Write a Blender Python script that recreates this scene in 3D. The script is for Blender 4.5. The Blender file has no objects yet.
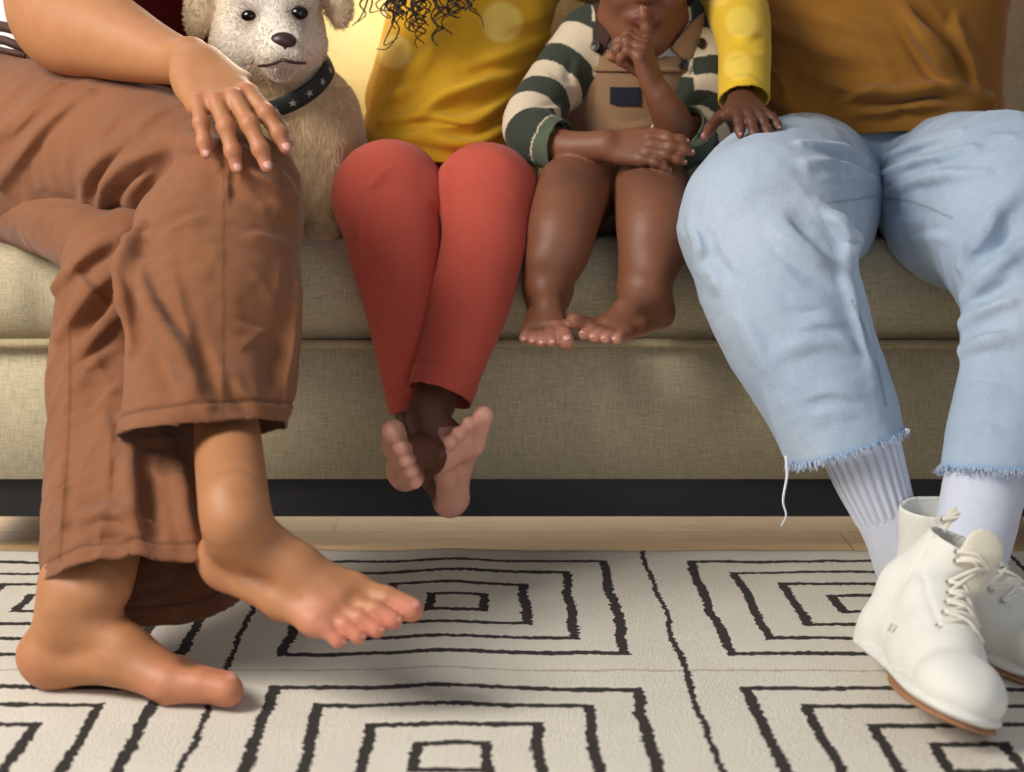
import bpy, math, random
import numpy as np
from mathutils import Vector, Matrix
random.seed(7); rng = np.random.default_rng(7)
SC = bpy.context.scene; COL = SC.collection
f32 = np.float32
# ------------------------------------------------------------------ camera model (1024 x 772)
F = 1760.0; CX, CY = 478.0, 386.0; CAMY = -2.26; CAMZ = 0.60; PIT = math.radians(9.45)
cp, sp = math.cos(PIT), math.sin(PIT)
def P(px, py, Y):
    """world point seen at picture position (px,py) standing at depth Y"""
    a = (px - CX) / F; b = (CY - py) / F
    d = np.array([a, cp + b * sp, -sp + b * cp])
    t = (Y - CAMY) / d[1]
    return np.array([0, CAMY, CAMZ]) + t * d
def depth(p): return (p[1] - CAMY) * cp - (p[2] - CAMZ) * sp
def S(p): return depth(p) / F            # metres per pixel at p
def pix(V):
    q = V - np.array([0, CAMY, CAMZ]); zc = q[:, 1] * cp - q[:, 2] * sp; up = q[:, 1] * sp + q[:, 2] * cp
    return np.stack([CX + F * q[:, 0] / zc, CY - F * up / zc], 1)
def unit(v): v = np.asarray(v, float); return v / np.linalg.norm(v)
def lin(c):
    c = np.asarray(c, float) / 255.0
    return tuple(np.where(c <= .04045, c / 12.92, ((c + .055) / 1.055) ** 2.4))
# ------------------------------------------------------------------ implicit surfaces
class Cap:
    def __init__(s, a, b, ra, rb, flat=None):
        s.a = np.asarray(a, float); s.b = np.asarray(b, float); s.ra = ra; s.rb = rb; s.flat = flat
        m = max(ra, rb)
        if flat is not None and flat[1] > 1: m *= flat[1]
        s.lo = np.minimum(s.a, s.b) - m; s.hi = np.maximum(s.a, s.b) + m
    def ev(s, X, Y, Z):
        ba = s.b - s.a; L = max(float(ba @ ba), 1e-12)
        x = X - f32(s.a[0]); y = Y - f32(s.a[1]); z = Z - f32(s.a[2])
        t = np.clip((x * f32(ba[0]) + y * f32(ba[1]) + z * f32(ba[2])) / f32(L), 0, 1)
        x = x - t * f32(ba[0]); y = y - t * f32(ba[1]); z = z - t * f32(ba[2])
        k = 1.0
        if s.flat is not None:
            n, q = s.flat; g = (x * f32(n[0]) + y * f32(n[1]) + z * f32(n[2])) * f32(1 / q - 1)
            x = x + g * f32(n[0]); y = y + g * f32(n[1]); z = z + g * f32(n[2]); k = min(1.0, q)
        return (np.sqrt(x * x + y * y + z * z) - (f32(s.ra) + t * f32(s.rb - s.ra))) * f32(k)
class Ell:
    def __init__(s, c, r, R=None):
        s.c = np.asarray(c, float); s.r = np.asarray(r, float) * np.ones(3); s.R = np.eye(3) if R is None else np.asarray(R)
        m = np.abs(s.R.T) @ s.r                 # R rows = local axes
        s.lo = s.c - m; s.hi = s.c + m
    def ev(s, X, Y, Z):
        x = X - f32(s.c[0]); y = Y - f32(s.c[1]); z = Z - f32(s.c[2]); k0 = 0; k1 = 0
        for i in range(3):
            u = x * f32(s.R[i][0]) + y * f32(s.R[i][1]) + z * f32(s.R[i][2])
            k0 = k0 + (u / f32(s.r[i])) ** 2; k1 = k1 + (u / f32(s.r[i] ** 2)) ** 2
        k0 = np.sqrt(k0); return k0 * (k0 - 1) / np.sqrt(k1 + f32(1e-9))
class Grp:
    """smooth union of nodes; sub marks carved-out nodes"""
    def __init__(s, nodes, k=.01, sub=()):
        s.n = list(nodes); s.k = k; s.sub = list(sub); pl = [n[0] if isinstance(n, tuple) else n for n in s.n]
        s.lo = np.min([n.lo for n in pl], 0) - k; s.hi = np.max([n.hi for n in pl], 0) + k
    def ev(s, X, Y, Z):
        D = np.full(np.broadcast_shapes(X.shape, Y.shape, Z.shape), 9, f32); fill(D, s.n, s.k, X, Y, Z)
        for n, k in s.sub:
            sl = sub_slices(n, k + .01, X, Y, Z)
            if sl is None: continue
            i, j, l = sl; d = -n.ev(X[i], Y[:, j], Z[:, :, l]); c = D[i, j, l]
            h = np.maximum(k - np.abs(c - d), 0) / k
            D[i, j, l] = np.maximum(c, d) + h * h * f32(k * .25)
        return D
def sub_slices(n, m, X, Y, Z):
    out = []
    for ax, A in enumerate((X.ravel(), Y.ravel(), Z.ravel())):
        i0 = int(np.searchsorted(A, n.lo[ax] - m)); i1 = int(np.searchsorted(A, n.hi[ax] + m))
        if i1 <= i0: return None
        out.append(slice(i0, i1))
    return out
def fill(D, nodes, k, X, Y, Z):
    for n in nodes:
        kk = k
        if isinstance(n, tuple): n, kk = n
        sl = sub_slices(n, max(kk, .012), X, Y, Z)
        if sl is None: continue
        i, j, l = sl; d = n.ev(X[i], Y[:, j], Z[:, :, l]); c = D[i, j, l]
        if kk > 1e-5:
            h = np.maximum(f32(kk) - np.abs(c - d), 0) / f32(kk); D[i, j, l] = np.minimum(c, d) - h * h * f32(kk * .25)
        else: D[i, j, l] = np.minimum(c, d)
def spl(pts, n):
    """Catmull-Rom through rows of pts"""
    pts = np.asarray(pts, float); m = len(pts)
    if m < 3: 
        t = np.linspace(0, 1, n + 1)[:, None]; return pts[0] * (1 - t) + pts[1] * t
    q = np.vstack([2 * pts[0] - pts[1], pts, 2 * pts[-1] - pts[-2]]); out = []
    for i in range(m - 1):
        a, b, c, d = q[i:i + 4]
        for t in np.arange(n) / n:
            out.append(.5 * (2 * b + (c - a) * t + (2 * a - 5 * b + 4 * c - d) * t * t + (3 * b - a - 3 * c + d) * t ** 3))
    out.append(pts[-1]); return np.array(out)
def chain(rows, n=5, flat=None, k=0.0):
    """rows (x,y,z,r) in metres -> one tapering limb"""
    q = spl(rows, n)
    return Grp([Cap(q[i, :3], q[i + 1, :3], q[i, 3], q[i + 1, 3], flat) for i in range(len(q) - 1)], max(k, 1e-6))
def rows_px(pts, dr=0.0, sr=1.0):
    """(px,py,Y,radius in picture px) -> (x,y,z,r)"""
    out = []
    for a in pts:
        p = P(a[0], a[1], a[2]); out.append([*p, a[3] * S(p) * sr + dr])
    return np.array(out)
def limb(pts, n=5, flat=None, dr=0.0, sr=1.0): return chain(rows_px(pts, dr, sr), n, flat)
def extract(node, h, smooth=2, lo=None, hi=None):
    """surface nets"""
    lo = (node.lo if lo is None else np.asarray(lo)) - 3 * h; hi = (node.hi if hi is None else np.asarray(hi)) + 3 * h
    ax = [np.arange(lo[i], hi[i] + h, h).astype(f32) for i in range(3)]
    X, Y, Z = ax[0][:, None, None], ax[1][None, :, None], ax[2][None, None, :]
    D = node.ev(X, Y, Z); nx, ny, nz = D.shape; I = D < 0
    c = np.zeros((nx - 1, ny - 1, nz - 1), np.int8)
    for a in (0, 1):
        for b in (0, 1):
            for e in (0, 1): c += I[a:nx - 1 + a, b:ny - 1 + b, e:nz - 1 + e]
    act = (c > 0) & (c < 8); ci = np.argwhere(act); ids = np.full(act.shape, -1, np.int32); ids[act] = np.arange(len(ci))
    cor = {}
    for a in (0, 1):
        for b in (0, 1):
            for e in (0, 1): cor[a, b, e] = D[ci[:, 0] + a, ci[:, 1] + b, ci[:, 2] + e]
    s = np.zeros((len(ci), 3)); w = np.zeros(len(ci))
    for p in cor:
        for d in range(3):
            if p[d] == 0:
                q = list(p); q[d] = 1; q = tuple(q); d0, d1 = cor[p], cor[q]; m = (d0 < 0) != (d1 < 0)
                t = np.where(m, d0 / np.where(m, d0 - d1, 1), 0)
                pt = np.tile(np.array(p, float), (len(ci), 1)); pt[:, d] = t
                s += np.where(m[:, None], pt, 0); w += m
    V = (ci + s / w[:, None]) * h + np.array([ax[0][0], ax[1][0], ax[2][0]]); fs = []
    for d in range(3):
        a0 = [slice(1, -1)] * 3; a1 = [slice(1, -1)] * 3; a0[d] = slice(0, -1); a1[d] = slice(1, None)
        A, B = I[tuple(a0)], I[tuple(a1)]; ix = np.argwhere(A != B)
        off = np.ones(3, int); off[d] = 0; ix = ix + off
        sg = I[ix[:, 0], ix[:, 1], ix[:, 2]]
        e1, e2 = (d + 1) % 3, (d + 2) % 3; u = np.zeros(3, int); v = np.zeros(3, int); u[e1] = 1; v[e2] = 1
        g = lambda q: ids[q[:, 0], q[:, 1], q[:, 2]]
        q4 = np.stack([g(ix - u - v), g(ix - v), g(ix), g(ix - u)], 1)
        q4[~sg] = q4[~sg][:, ::-1]; fs.append(q4)
    Fq = np.concatenate(fs); Fq = Fq[(Fq >= 0).all(1)]
    return relax(V, Fq, smooth), Fq
def edges(Fq):
    E = np.concatenate([Fq[:, [i, (i + 1) % Fq.shape[1]]] for i in range(Fq.shape[1])]); E.sort(1); return np.unique(E, axis=0)
def relax(V, Fq, it, lam=.5):
    if it <= 0: return V
    E = edges(Fq); n = len(V); deg = np.bincount(E.ravel(), minlength=n).clip(1)
    for k in range(it):
        for l in (lam, -lam * .96) if it > 3 else (lam,):
            A = np.stack([np.bincount(E[:, 0], V[E[:, 1], c], n) + np.bincount(E[:, 1], V[E[:, 0], c], n) for c in range(3)], 1) / deg[:, None]
            V = V + l * (A - V)
    return V
def normals(V, Fq):
    a, b = V[Fq[:, 2]] - V[Fq[:, 0]], V[Fq[:, 3]] - V[Fq[:, 1]]; fn = np.cross(a, b); N = np.zeros_like(V)
    for i in range(4):
        for c in range(3): N[:, c] += np.bincount(Fq[:, i], fn[:, c], len(V))
    return N / (np.linalg.norm(N, axis=1, keepdims=True) + 1e-12)
def clip(V, Fq, s, n):
    """cut away where s>0 (s signed distance along n), straightening the edge"""
    keep = (s[Fq] <= 0).any(1); Fq = Fq[keep]; V = V - np.where(s > 0, s, 0)[:, None] * n[None]
    used = np.unique(Fq); m = np.full(len(V), -1); m[used] = np.arange(len(used)); V, Fq = V[used], m[Fq]
    E = np.concatenate([Fq[:, [i, (i + 1) % 4]] for i in range(4)]); E.sort(1); E, c = np.unique(E, axis=0, return_counts=True); E = E[c == 1]; nV = len(V)
    if len(E):
        deg = np.bincount(E.ravel(), minlength=nV); b = deg > 0
        for _ in range(10):
            A = np.stack([np.bincount(E[:, 0], V[E[:, 1], k], nV) + np.bincount(E[:, 1], V[E[:, 0], k], nV) for k in range(3)], 1) / np.maximum(deg, 1)[:, None]; V = np.where(b[:, None], V + .5 * (A - V), V)
    return V, Fq, used
def axis_ratio(V, rows):
    q = spl(rows, 4); best = np.full(len(V), 9e9)
    for i in range(len(q) - 1):
        d = q[i + 1, :3] - q[i, :3]; t = np.clip((V - q[i, :3]) @ d / max(d @ d, 1e-9), 0, 1)
        best = np.minimum(best, np.linalg.norm(V - q[i, :3] - t[:, None] * d, axis=1) / (q[i, 3] + t * (q[i + 1, 3] - q[i, 3])))
    return best
def largest(V, Fq):
    """keep the biggest connected piece"""
    E = edges(Fq); lab = np.arange(len(V))
    for _ in range(4000):
        m = np.minimum(lab[E[:, 0]], lab[E[:, 1]]); l2 = lab.copy(); np.minimum.at(l2, E[:, 0], m); np.minimum.at(l2, E[:, 1], m); l2 = l2[l2]
        if (l2 == lab).all(): break
        lab = l2
    b = np.bincount(lab).argmax(); k = lab == b; m = np.full(len(V), -1); m[k] = np.arange(k.sum()); Fq = Fq[k[Fq[:, 0]]]
    return V[k], m[Fq]
def vnoise(Pt, sc, seed=0):
    """smooth value noise in [-1,1]"""
    q = np.asarray(Pt) * sc; i = np.floor(q).astype(np.int64); f = q - i; f = f * f * (3 - 2 * f); out = 0
    for a in (0, 1):
        for b in (0, 1):
            for c in (0, 1):
                h = ((i[:, 0] + a) * 374761393 + (i[:, 1] + b) * 668265263 + (i[:, 2] + c) * 2147483647 + seed * 1274126177) & 0xffffffff
                h = ((h ^ (h >> 13)) * 1274126177) & 0xffffffff; h = (h ^ (h >> 16)) & 0xffff
                w = (f[:, 0] if a else 1 - f[:, 0]) * (f[:, 1] if b else 1 - f[:, 1]) * (f[:, 2] if c else 1 - f[:, 2])
                out = out + w * (h / 32767.5 - 1)
    return out
def stroke(px, line, closed=False):
    """distance in px to a polyline (smoothed), and the relative position along it"""
    q = spl(np.asarray(line, float), 6) if len(line) > 2 else np.asarray(line, float); best = np.full(len(px), 1e9); tt = np.zeros(len(px))
    L = np.concatenate([[0], np.cumsum(np.linalg.norm(np.diff(q, axis=0), axis=1))]); side = np.zeros(len(px))
    for i in range(len(q) - 1):
        d = q[i + 1] - q[i]; l = max(d @ d, 1e-9); t = np.clip((px - q[i]) @ d / l, 0, 1)
        r = px - q[i] - t[:, None] * d; dist = np.linalg.norm(r, axis=1); m = dist < best
        best = np.where(m, dist, best); tt = np.where(m, (L[i] + t * math.sqrt(l)) / L[-1], tt)
        side = np.where(m, np.sign(d[0] * r[:, 1] - d[1] * r[:, 0]), side)
    return best, tt, side
def drape(V, Q, rot, sc, amp, seed=0, mask=None):
    """soft tension folds: ridged noise stretched along one direction"""
    R = np.asarray(rot, float); q = V @ R.T * np.asarray(sc); q = q + .35 * np.stack([vnoise(q, .7, seed + 11), vnoise(q, .7, seed + 12), vnoise(q, .7, seed + 13)], 1)
    n = 1 - np.abs(vnoise(q, 1.0, seed)); h = (n ** 2 - .45) * amp
    if mask is not None: h = h * mask
    return V + normals(V, Q) * h[:, None]
VIEW = np.array([0, CAMY, CAMZ])
def folds(V, Fq, strokes):
    """press creases into cloth: (line in picture px, half width px, height m[, ymin, ymax])"""
    N = normals(V, Fq); px = pix(V); vd = VIEW - V; vd /= np.linalg.norm(vd, axis=1, keepdims=True)
    fac = np.clip(((N * vd).sum(1) - .02) / .35, 0, 1); D = np.zeros(len(V))
    for s in strokes:
        line, w, a = s[:3]; la = np.asarray(line, float); lo = la.min(0) - 3 * w; hi = la.max(0) + 3 * w
        m = (px > lo).all(1) & (px < hi).all(1) & (fac > 0)
        if len(s) > 3: m &= (V[:, 1] > s[3]) & (V[:, 1] < s[4])
        ix = np.nonzero(m)[0]
        if not len(ix): continue
        d, t, sd = stroke(px[ix], line); e = np.clip(np.minimum(t, 1 - t) / .42, 0, 1); e = e * e * (3 - 2 * e)
        D[ix] += a * e * (np.where(sd > 0, np.exp(-(d / (1.7 * w)) ** 2), np.exp(-(d / (.7 * w)) ** 2)) - .25 * np.exp(-((d - 1.6 * w) / (.8 * w)) ** 2) * (sd <= 0)) * fac[ix]
    return V + N * D[:, None]
# ------------------------------------------------------------------ objects
def link(o, parent=None):
    COL.objects.link(o)
    if parent is not None: o.parent = parent
    return o
def worg(parent):
    return np.zeros(3) if parent is None else np.array(parent['_org'])
def mk(name, V, Fq, mat, parent=None, org=None, col=None, smooth=True, mats=None, mi=None, gen=None):
    """mesh from arrays (world coords); org = the object's own base point"""
    me = bpy.data.meshes.new(name); po = worg(parent); o0 = po if org is None else np.asarray(org, float)
    V = np.asarray(V, float) - o0
    if isinstance(Fq, np.ndarray):
        n = Fq.shape[1]; me.vertices.add(len(V)); me.vertices.foreach_set('co', V.astype(f32).ravel())
        me.loops.add(Fq.size); me.loops.foreach_set('vertex_index', Fq.astype(np.int32).ravel())
        me.polygons.add(len(Fq)); me.polygons.foreach_set('loop_start', np.arange(0, Fq.size, n, dtype=np.int32))
        me.update(calc_edges=True); me.validate()
    else:
        me.from_pydata([tuple(v) for v in V], [], [tuple(f) for f in Fq]); me.update()
    if smooth: me.polygons.foreach_set('use_smooth', np.ones(len(me.polygons), bool))
    for m in (mats or [mat]): me.materials.append(m)
    if mi is not None and len(mi) == len(me.polygons): me.polygons.foreach_set('material_index', np.asarray(mi, np.int32))
    if col is not None:
        a = me.color_attributes.new('Col', 'FLOAT_COLOR', 'POINT'); c = np.ones((len(V), 4), f32); c[:, :3] = col; a.data.foreach_set('color', c.ravel())
    if gen is not None:
        a = me.attributes.new('par', 'FLOAT_VECTOR', 'POINT'); a.data.foreach_set('vector', np.asarray(gen, f32).ravel())
    o = bpy.data.objects.new(name, me); link(o, parent); o.location = o0 - po; o['_org'] = [float(x) for x in o0]
    return o
def tag(o, label=None, cat=None, group=None, kind=None):
    if label: o['label'] = label
    if cat: o['category'] = cat
    if group: o['group'] = group
    if kind: o['kind'] = kind
    return o
def empty(name, org):
    o = bpy.data.objects.new(name, None); link(o); o.location = org; o['_org'] = [float(x) for x in org]; o.empty_display_size = .05; return o
def solid(o, t, off=-1.0):
    m = o.modifiers.new('thickness', 'SOLIDIFY'); m.thickness = t; m.offset = off; return o
def subsurf(o, n=1):
    m = o.modifiers.new('sub', 'SUBSURF'); m.levels = n; m.render_levels = n; return o
def rolls(V, lines, inset=.5):
    """raised cloth rolls lying on a surface: (picture line, radius px)"""
    px = pix(V); dp = V[:, 1]; out = []
    for line, r in lines:
        q = spl(np.asarray(line, float), 4); rows = []; n = len(q)
        for i, c in enumerate(q):
            d = np.linalg.norm(px - c, axis=1); k = np.nonzero(d < 7)[0]
            if not len(k): continue
            k = k[np.argsort(dp[k])[:max(3, len(k) // 6)]]; p = P(c[0], c[1], float(np.median(dp[k]))); e = math.sin(math.pi * (i + .35) / (n - .3)) ** .6
            vd = unit(VIEW - p); rr = r * S(p) * (.25 + .75 * e); rows.append([*(p - vd * rr * (inset + .5 * (1 - e))), rr])
        if len(rows) > 2:
            rows = np.array(rows); rows[1:-1, :3] = (rows[:-2, :3] + rows[1:-1, :3] * 2 + rows[2:, :3]) / 4
            out.append(Grp([Cap(rows[i, :3], rows[i + 1, :3], rows[i, 3], rows[i + 1, 3]) for i in range(len(rows) - 1)], 1e-6))
    return out
class MB:
    """collects simple shapes for one mesh"""
    def __init__(s): s.V = []; s.F = []
    def add(s, V, Fq):
        k = len(s.V); s.V += [tuple(v) for v in V]; s.F += [tuple(int(i) + k for i in f) for f in Fq]; return s
    def tube(s, pts, r, n=8, cap=True, flat=None):
        pts = np.asarray(pts, float); m = len(pts); r = np.ones(m) * r if np.isscalar(r) else np.asarray(r)
        T = np.gradient(pts, axis=0); T /= np.linalg.norm(T, axis=1, keepdims=True) + 1e-12
        u = np.cross(T[0], [0, 0, 1.]); u = np.cross(T[0], [1., 0, 0]) if np.linalg.norm(u) < .1 else u; V = []
        for i in range(m):
            u = unit(u - T[i] * (u @ T[i])); w = np.cross(T[i], u)
            for j in range(n):
                a = 2 * math.pi * j / n; V.append(pts[i] + r[i] * (math.cos(a) * u + math.sin(a) * w))
        Fq = [(i * n + j, i * n + (j + 1) % n, (i + 1) * n + (j + 1) % n, (i + 1) * n + j) for i in range(m - 1) for j in range(n)]
        if cap: Fq += [tuple(range(n))[::-1], tuple((m - 1) * n + j for j in range(n))]
        return s.add(V, Fq)
    def ball(s, c, r, R=None, n=12):
        r = np.ones(3) * r; R = np.eye(3) if R is None else np.asarray(R); V = []
        for i in range(n + 1):
            th = math.pi * i / n
            for j in range(2 * n):
                ph = math.pi * j / n; v = np.array([math.sin(th) * math.cos(ph), math.sin(th) * math.sin(ph), math.cos(th)]) * r
                V.append(np.asarray(c) + R.T @ v)
        m = 2 * n; return s.add(V, [(i * m + j, (i + 1) * m + j, (i + 1) * m + (j + 1) % m, i * m + (j + 1) % m) for i in range(n) for j in range(m)])
    def box(s, lo, hi):
        lo = np.asarray(lo); hi = np.asarray(hi); V = [[(lo, hi)[(k >> a) & 1][a] for a in range(3)] for k in range(8)]
        return s.add(V, [(0, 2, 3, 1), (4, 5, 7, 6), (0, 1, 5, 4), (2, 6, 7, 3), (0, 4, 6, 2), (1, 3, 7, 5)])
    def build(s, name, mat, parent=None, org=None, smooth=True): return mk(name, np.array(s.V), s.F, mat, parent, org, smooth=smooth)
# ------------------------------------------------------------------ materials
class NT:
    def __init__(s, name):
        s.m = bpy.data.materials.new(name); s.m.use_nodes = True; s.t = s.m.node_tree; s.b = s.t.nodes['Principled BSDF']
    def n(s, typ, ins=None, **kw):
        nd = s.t.nodes.new(typ)
        for k, v in kw.items(): setattr(nd, k, v)
        for k, v in (ins or {}).items(): s.put(nd.inputs[k], v)
        return nd
    def put(s, sock, v):
        if hasattr(v, 'is_output'): s.t.links.new(v, sock)
        else: sock.default_value = v
    def math(s, op, a, b=0.0, c=None):
        nd = s.n('ShaderNodeMath', operation=op); s.put(nd.inputs[0], a); s.put(nd.inputs[1], b)
        if c is not None: s.put(nd.inputs[2], c)
        return nd.outputs[0]
    def noise(s, vec, scale, detail=3, rough=.5): return s.n('ShaderNodeTexNoise', {'Vector': vec, 'Scale': scale, 'Detail': detail, 'Roughness': rough}).outputs['Fac']
    def coord(s): return s.n('ShaderNodeTexCoord').outputs['Object']
    def mapv(s, vec, sc=(1, 1, 1), rot=(0, 0, 0), loc=(0, 0, 0)): return s.n('ShaderNodeMapping', {'Vector': vec, 'Scale': sc, 'Rotation': rot, 'Location': loc}).outputs[0]
    def ramp(s, fac, stops):
        nd = s.n('ShaderNodeValToRGB', {'Fac': fac}); r = nd.color_ramp
        while len(r.elements) < len(stops): r.elements.new(.5)
        for e, (p, c) in zip(r.elements, stops): e.position = p; e.color = (*c, 1) if len(c) == 3 else c
        return nd.outputs[0]
    def mix(s, fac, a, b, mode='MIX'):
        nd = s.n('ShaderNodeMix', data_type='RGBA', blend_type=mode); s.put(nd.inputs[0], fac)
        s.put(nd.inputs[6], (*a, 1) if isinstance(a, tuple) and len(a) == 3 else a); s.put(nd.inputs[7], (*b, 1) if isinstance(b, tuple) and len(b) == 3 else b); return nd.outputs[2]
    def attr(s, name='Col'): return s.n('ShaderNodeVertexColor', layer_name=name).outputs[0]
    def bump(s, h, dist=.001, strength=1.0): s.put(s.b.inputs['Normal'], s.n('ShaderNodeBump', {'Height': h, 'Distance': dist, 'Strength': strength}).outputs[0])
    def done(s, col=None, rough=.8, **kw):
        if col is not None: s.put(s.b.inputs['Base Color'], (*col, 1) if isinstance(col, tuple) and len(col) == 3 else col)
        s.put(s.b.inputs['Roughness'], rough)
        for k, v in kw.items(): s.put(s.b.inputs[k.replace('_', ' ')], v)
        return s.m
def cloth_mat(name, rgb, var=.12, weave=1400, dist=.0005, sheen=.15, vcol=False, rgb2=None, nsc=14, rough=.92):
    m = NT(name); c = m.coord(); base = m.attr() if vcol else (*lin(rgb), 1)
    big = m.noise(c, nsc, 4, .6); fine = m.noise(m.mapv(c, (1, 1, .25)), weave * .35, 2); fine2 = m.noise(m.mapv(c, (.25, .25, 1)), weave * .35, 2)
    if rgb2 is not None: base = m.mix(m.ramp(big, [(.38, (0, 0, 0)), (.62, (1, 1, 1))]), base, (*lin(rgb2), 1))
    v = m.math('ADD', m.math('MULTIPLY_ADD', big, var, 1 - var * .5), m.math('MULTIPLY_ADD', m.math('ADD', fine, fine2), var, -var))
    vc = m.n('ShaderNodeCombineColor', {'Red': v, 'Green': v, 'Blue': v}).outputs[0]
    col = m.mix(1.0, base, vc, 'MULTIPLY'); m.bump(m.math('ADD', fine, fine2), dist, .6)
    m.put(m.b.inputs['Sheen Weight'], sheen); m.put(m.b.inputs['Sheen Roughness'], .5); m.put(m.b.inputs['Specular IOR Level'], .15)
    return m.done(col, rough)
def skin_mat(name, sss=.08, rough=.5, spec=.4):
    m = NT(name); c = m.coord(); n1 = m.noise(c, 45, 4, .6); n2 = m.noise(c, 700, 2, .6)
    v = m.math('MULTIPLY_ADD', n1, .22, .89); vc = m.n('ShaderNodeCombineColor', {'Red': v, 'Green': m.math('MULTIPLY_ADD', n1, .3, .85), 'Blue': m.math('MULTIPLY_ADD', n1, .3, .85)}).outputs[0]
    col = m.mix(1.0, m.attr(), vc, 'MULTIPLY'); m.bump(m.math('ADD', n2, m.math('MULTIPLY', n1, 2.0)), .0006, .35)
    m.put(m.b.inputs['Subsurface Weight'], sss); m.put(m.b.inputs['Subsurface Radius'], (.012, .005, .003)); m.put(m.b.inputs['Subsurface Scale'], 1.0); m.put(m.b.inputs['Specular IOR Level'], spec)
    return m.done(col, rough)
def plain(name, rgb, rough=.6, var=.06, nsc=60, **kw):
    m = NT(name); n = m.noise(m.coord(), nsc, 3); v = m.math('MULTIPLY_ADD', n, var * 2, 1 - var)
    vc = m.n('ShaderNodeCombineColor', {'Red': v, 'Green': v, 'Blue': v}).outputs[0]
    return m.done(m.mix(1.0, (*lin(rgb), 1), vc, 'MULTIPLY'), rough, **kw)
# ------------------------------------------------------------------ hands, feet, heads
class Frame:
    """o origin, x forward, z up (back of hand / top of foot), m = thumb or big-toe side"""
    def __init__(s, o, x, z=None, m=None, side=1, L=.2):
        s.o = np.asarray(o, float); s.x = unit(x); s.L = L
        if m is not None:
            m = np.asarray(m, float); s.m = unit(m - s.x * (m @ s.x)); s.z = unit(np.cross(s.x, s.m)) * side
        else:
            z = np.asarray(z, float); s.z = unit(z - s.x * (z @ s.x)); s.m = np.cross(s.z, s.x) * side
    def p(s, a, b, c): return s.o + s.L * (a * s.x + b * s.m + c * s.z)
    def v(s, a, b, c): return a * s.x + b * s.m + c * s.z
def hand(fr, curls, spreads=(10, 3, -5, -13), thumb=(35, 20, 15, 15), fat=1.0, flen=1.0, lift=0.0):
    """curls: per finger (index..little) bends at three joints in degrees; thumb: (away, down, bend, bend)"""
    L = fr.L; K = [(.50, .135, .01), (.535, .045, .02), (.51, -.045, .015), (.46, -.13, 0)]; FL = [.41, .455, .425, .335]; R0 = [.052, .053, .050, .044]
    palm = [Cap(fr.p(-.06, .0, 0), fr.p(.06, .0, 0), .115 * L * fat, .12 * L * fat, (fr.z, .72))]
    for (kx, ky, kz), b in zip(K, (.075, .03, -.02, -.065)):
        palm.append(Cap(fr.p(.05, b, -.01), fr.p(kx - .02, ky, kz - .03), .078 * L * fat, .066 * L * fat, (fr.z, .9)))
    palm.append(Cap(fr.p(.10, .08, -.05), fr.p(.3, .17, -.05), .075 * L * fat, .07 * L * fat)); palm.append(Ell(fr.p(.22, -.11, -.05), (.19 * L, .07 * L, .07 * L), [fr.x, fr.m, fr.z]))
    g = Grp(palm, .05 * L); fingers = []; info = {'tips': [], 'nails': [], 'joints': []}
    for i in range(4):
        p = fr.p(*K[i]); a = math.radians(lift); sp_ = math.radians(spreads[i]); r = R0[i] * L * fat; segs = []
        info['joints'].append(p + fr.z * .03 * L)
        for j, part in enumerate((.44, .31, .25)):
            a -= math.radians(curls[i][j]); d = fr.v(math.cos(a) * math.cos(sp_), math.cos(a) * math.sin(sp_), math.sin(a)); l = FL[i] * L * part * flen
            q = p + d * l; r2 = r * (.9 if j < 2 else .82); nz = unit(fr.v(-math.sin(a), 0, math.cos(a)))
            if j == 2: q = q - d * r2 * .7
            segs.append((Cap(p, q, r, r2), .004)); 
            if j < 2: info['joints'].append(q + nz * r * .6); segs.append((Ell(q, (r * .98, r * 1.02, r * 1.0), [d, np.cross(nz, d), nz]), .004))
            p = q; r = r2
        info['tips'].append(p); info['nails'].append((p + nz * r * .80, d, nz, r)); fingers.append(Grp(segs, .004 if L > .13 else .002))
    a, dn, b1, b2 = [math.radians(x) for x in thumb]; p = fr.p(.13, .115, -.04); ang = a; segs = []; r = .066 * L * fat
    for j, l in enumerate((.22, .17, .15)):
        d = fr.v(math.cos(ang) * math.cos(dn), math.sin(ang) * math.cos(dn), -math.sin(dn)); q = p + d * l * L * flen; r2 = r * (.88, .92, .8)[j]
        segs.append((Cap(p, q, r, r2), .004)); p = q; r = r2; ang -= (b1, b2, 0)[j]
    nz = unit(np.cross(d, np.cross(fr.v(.2, .6, .75), d))); info['tips'].append(p); info['nails'].append((p + nz * r * .80, d, nz, r)); fingers.append(Grp(segs, .003))
    return Grp([(g, 0), (Grp(fingers, .0025 if L > .13 else .0015), .035 * L)], .01), info
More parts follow.
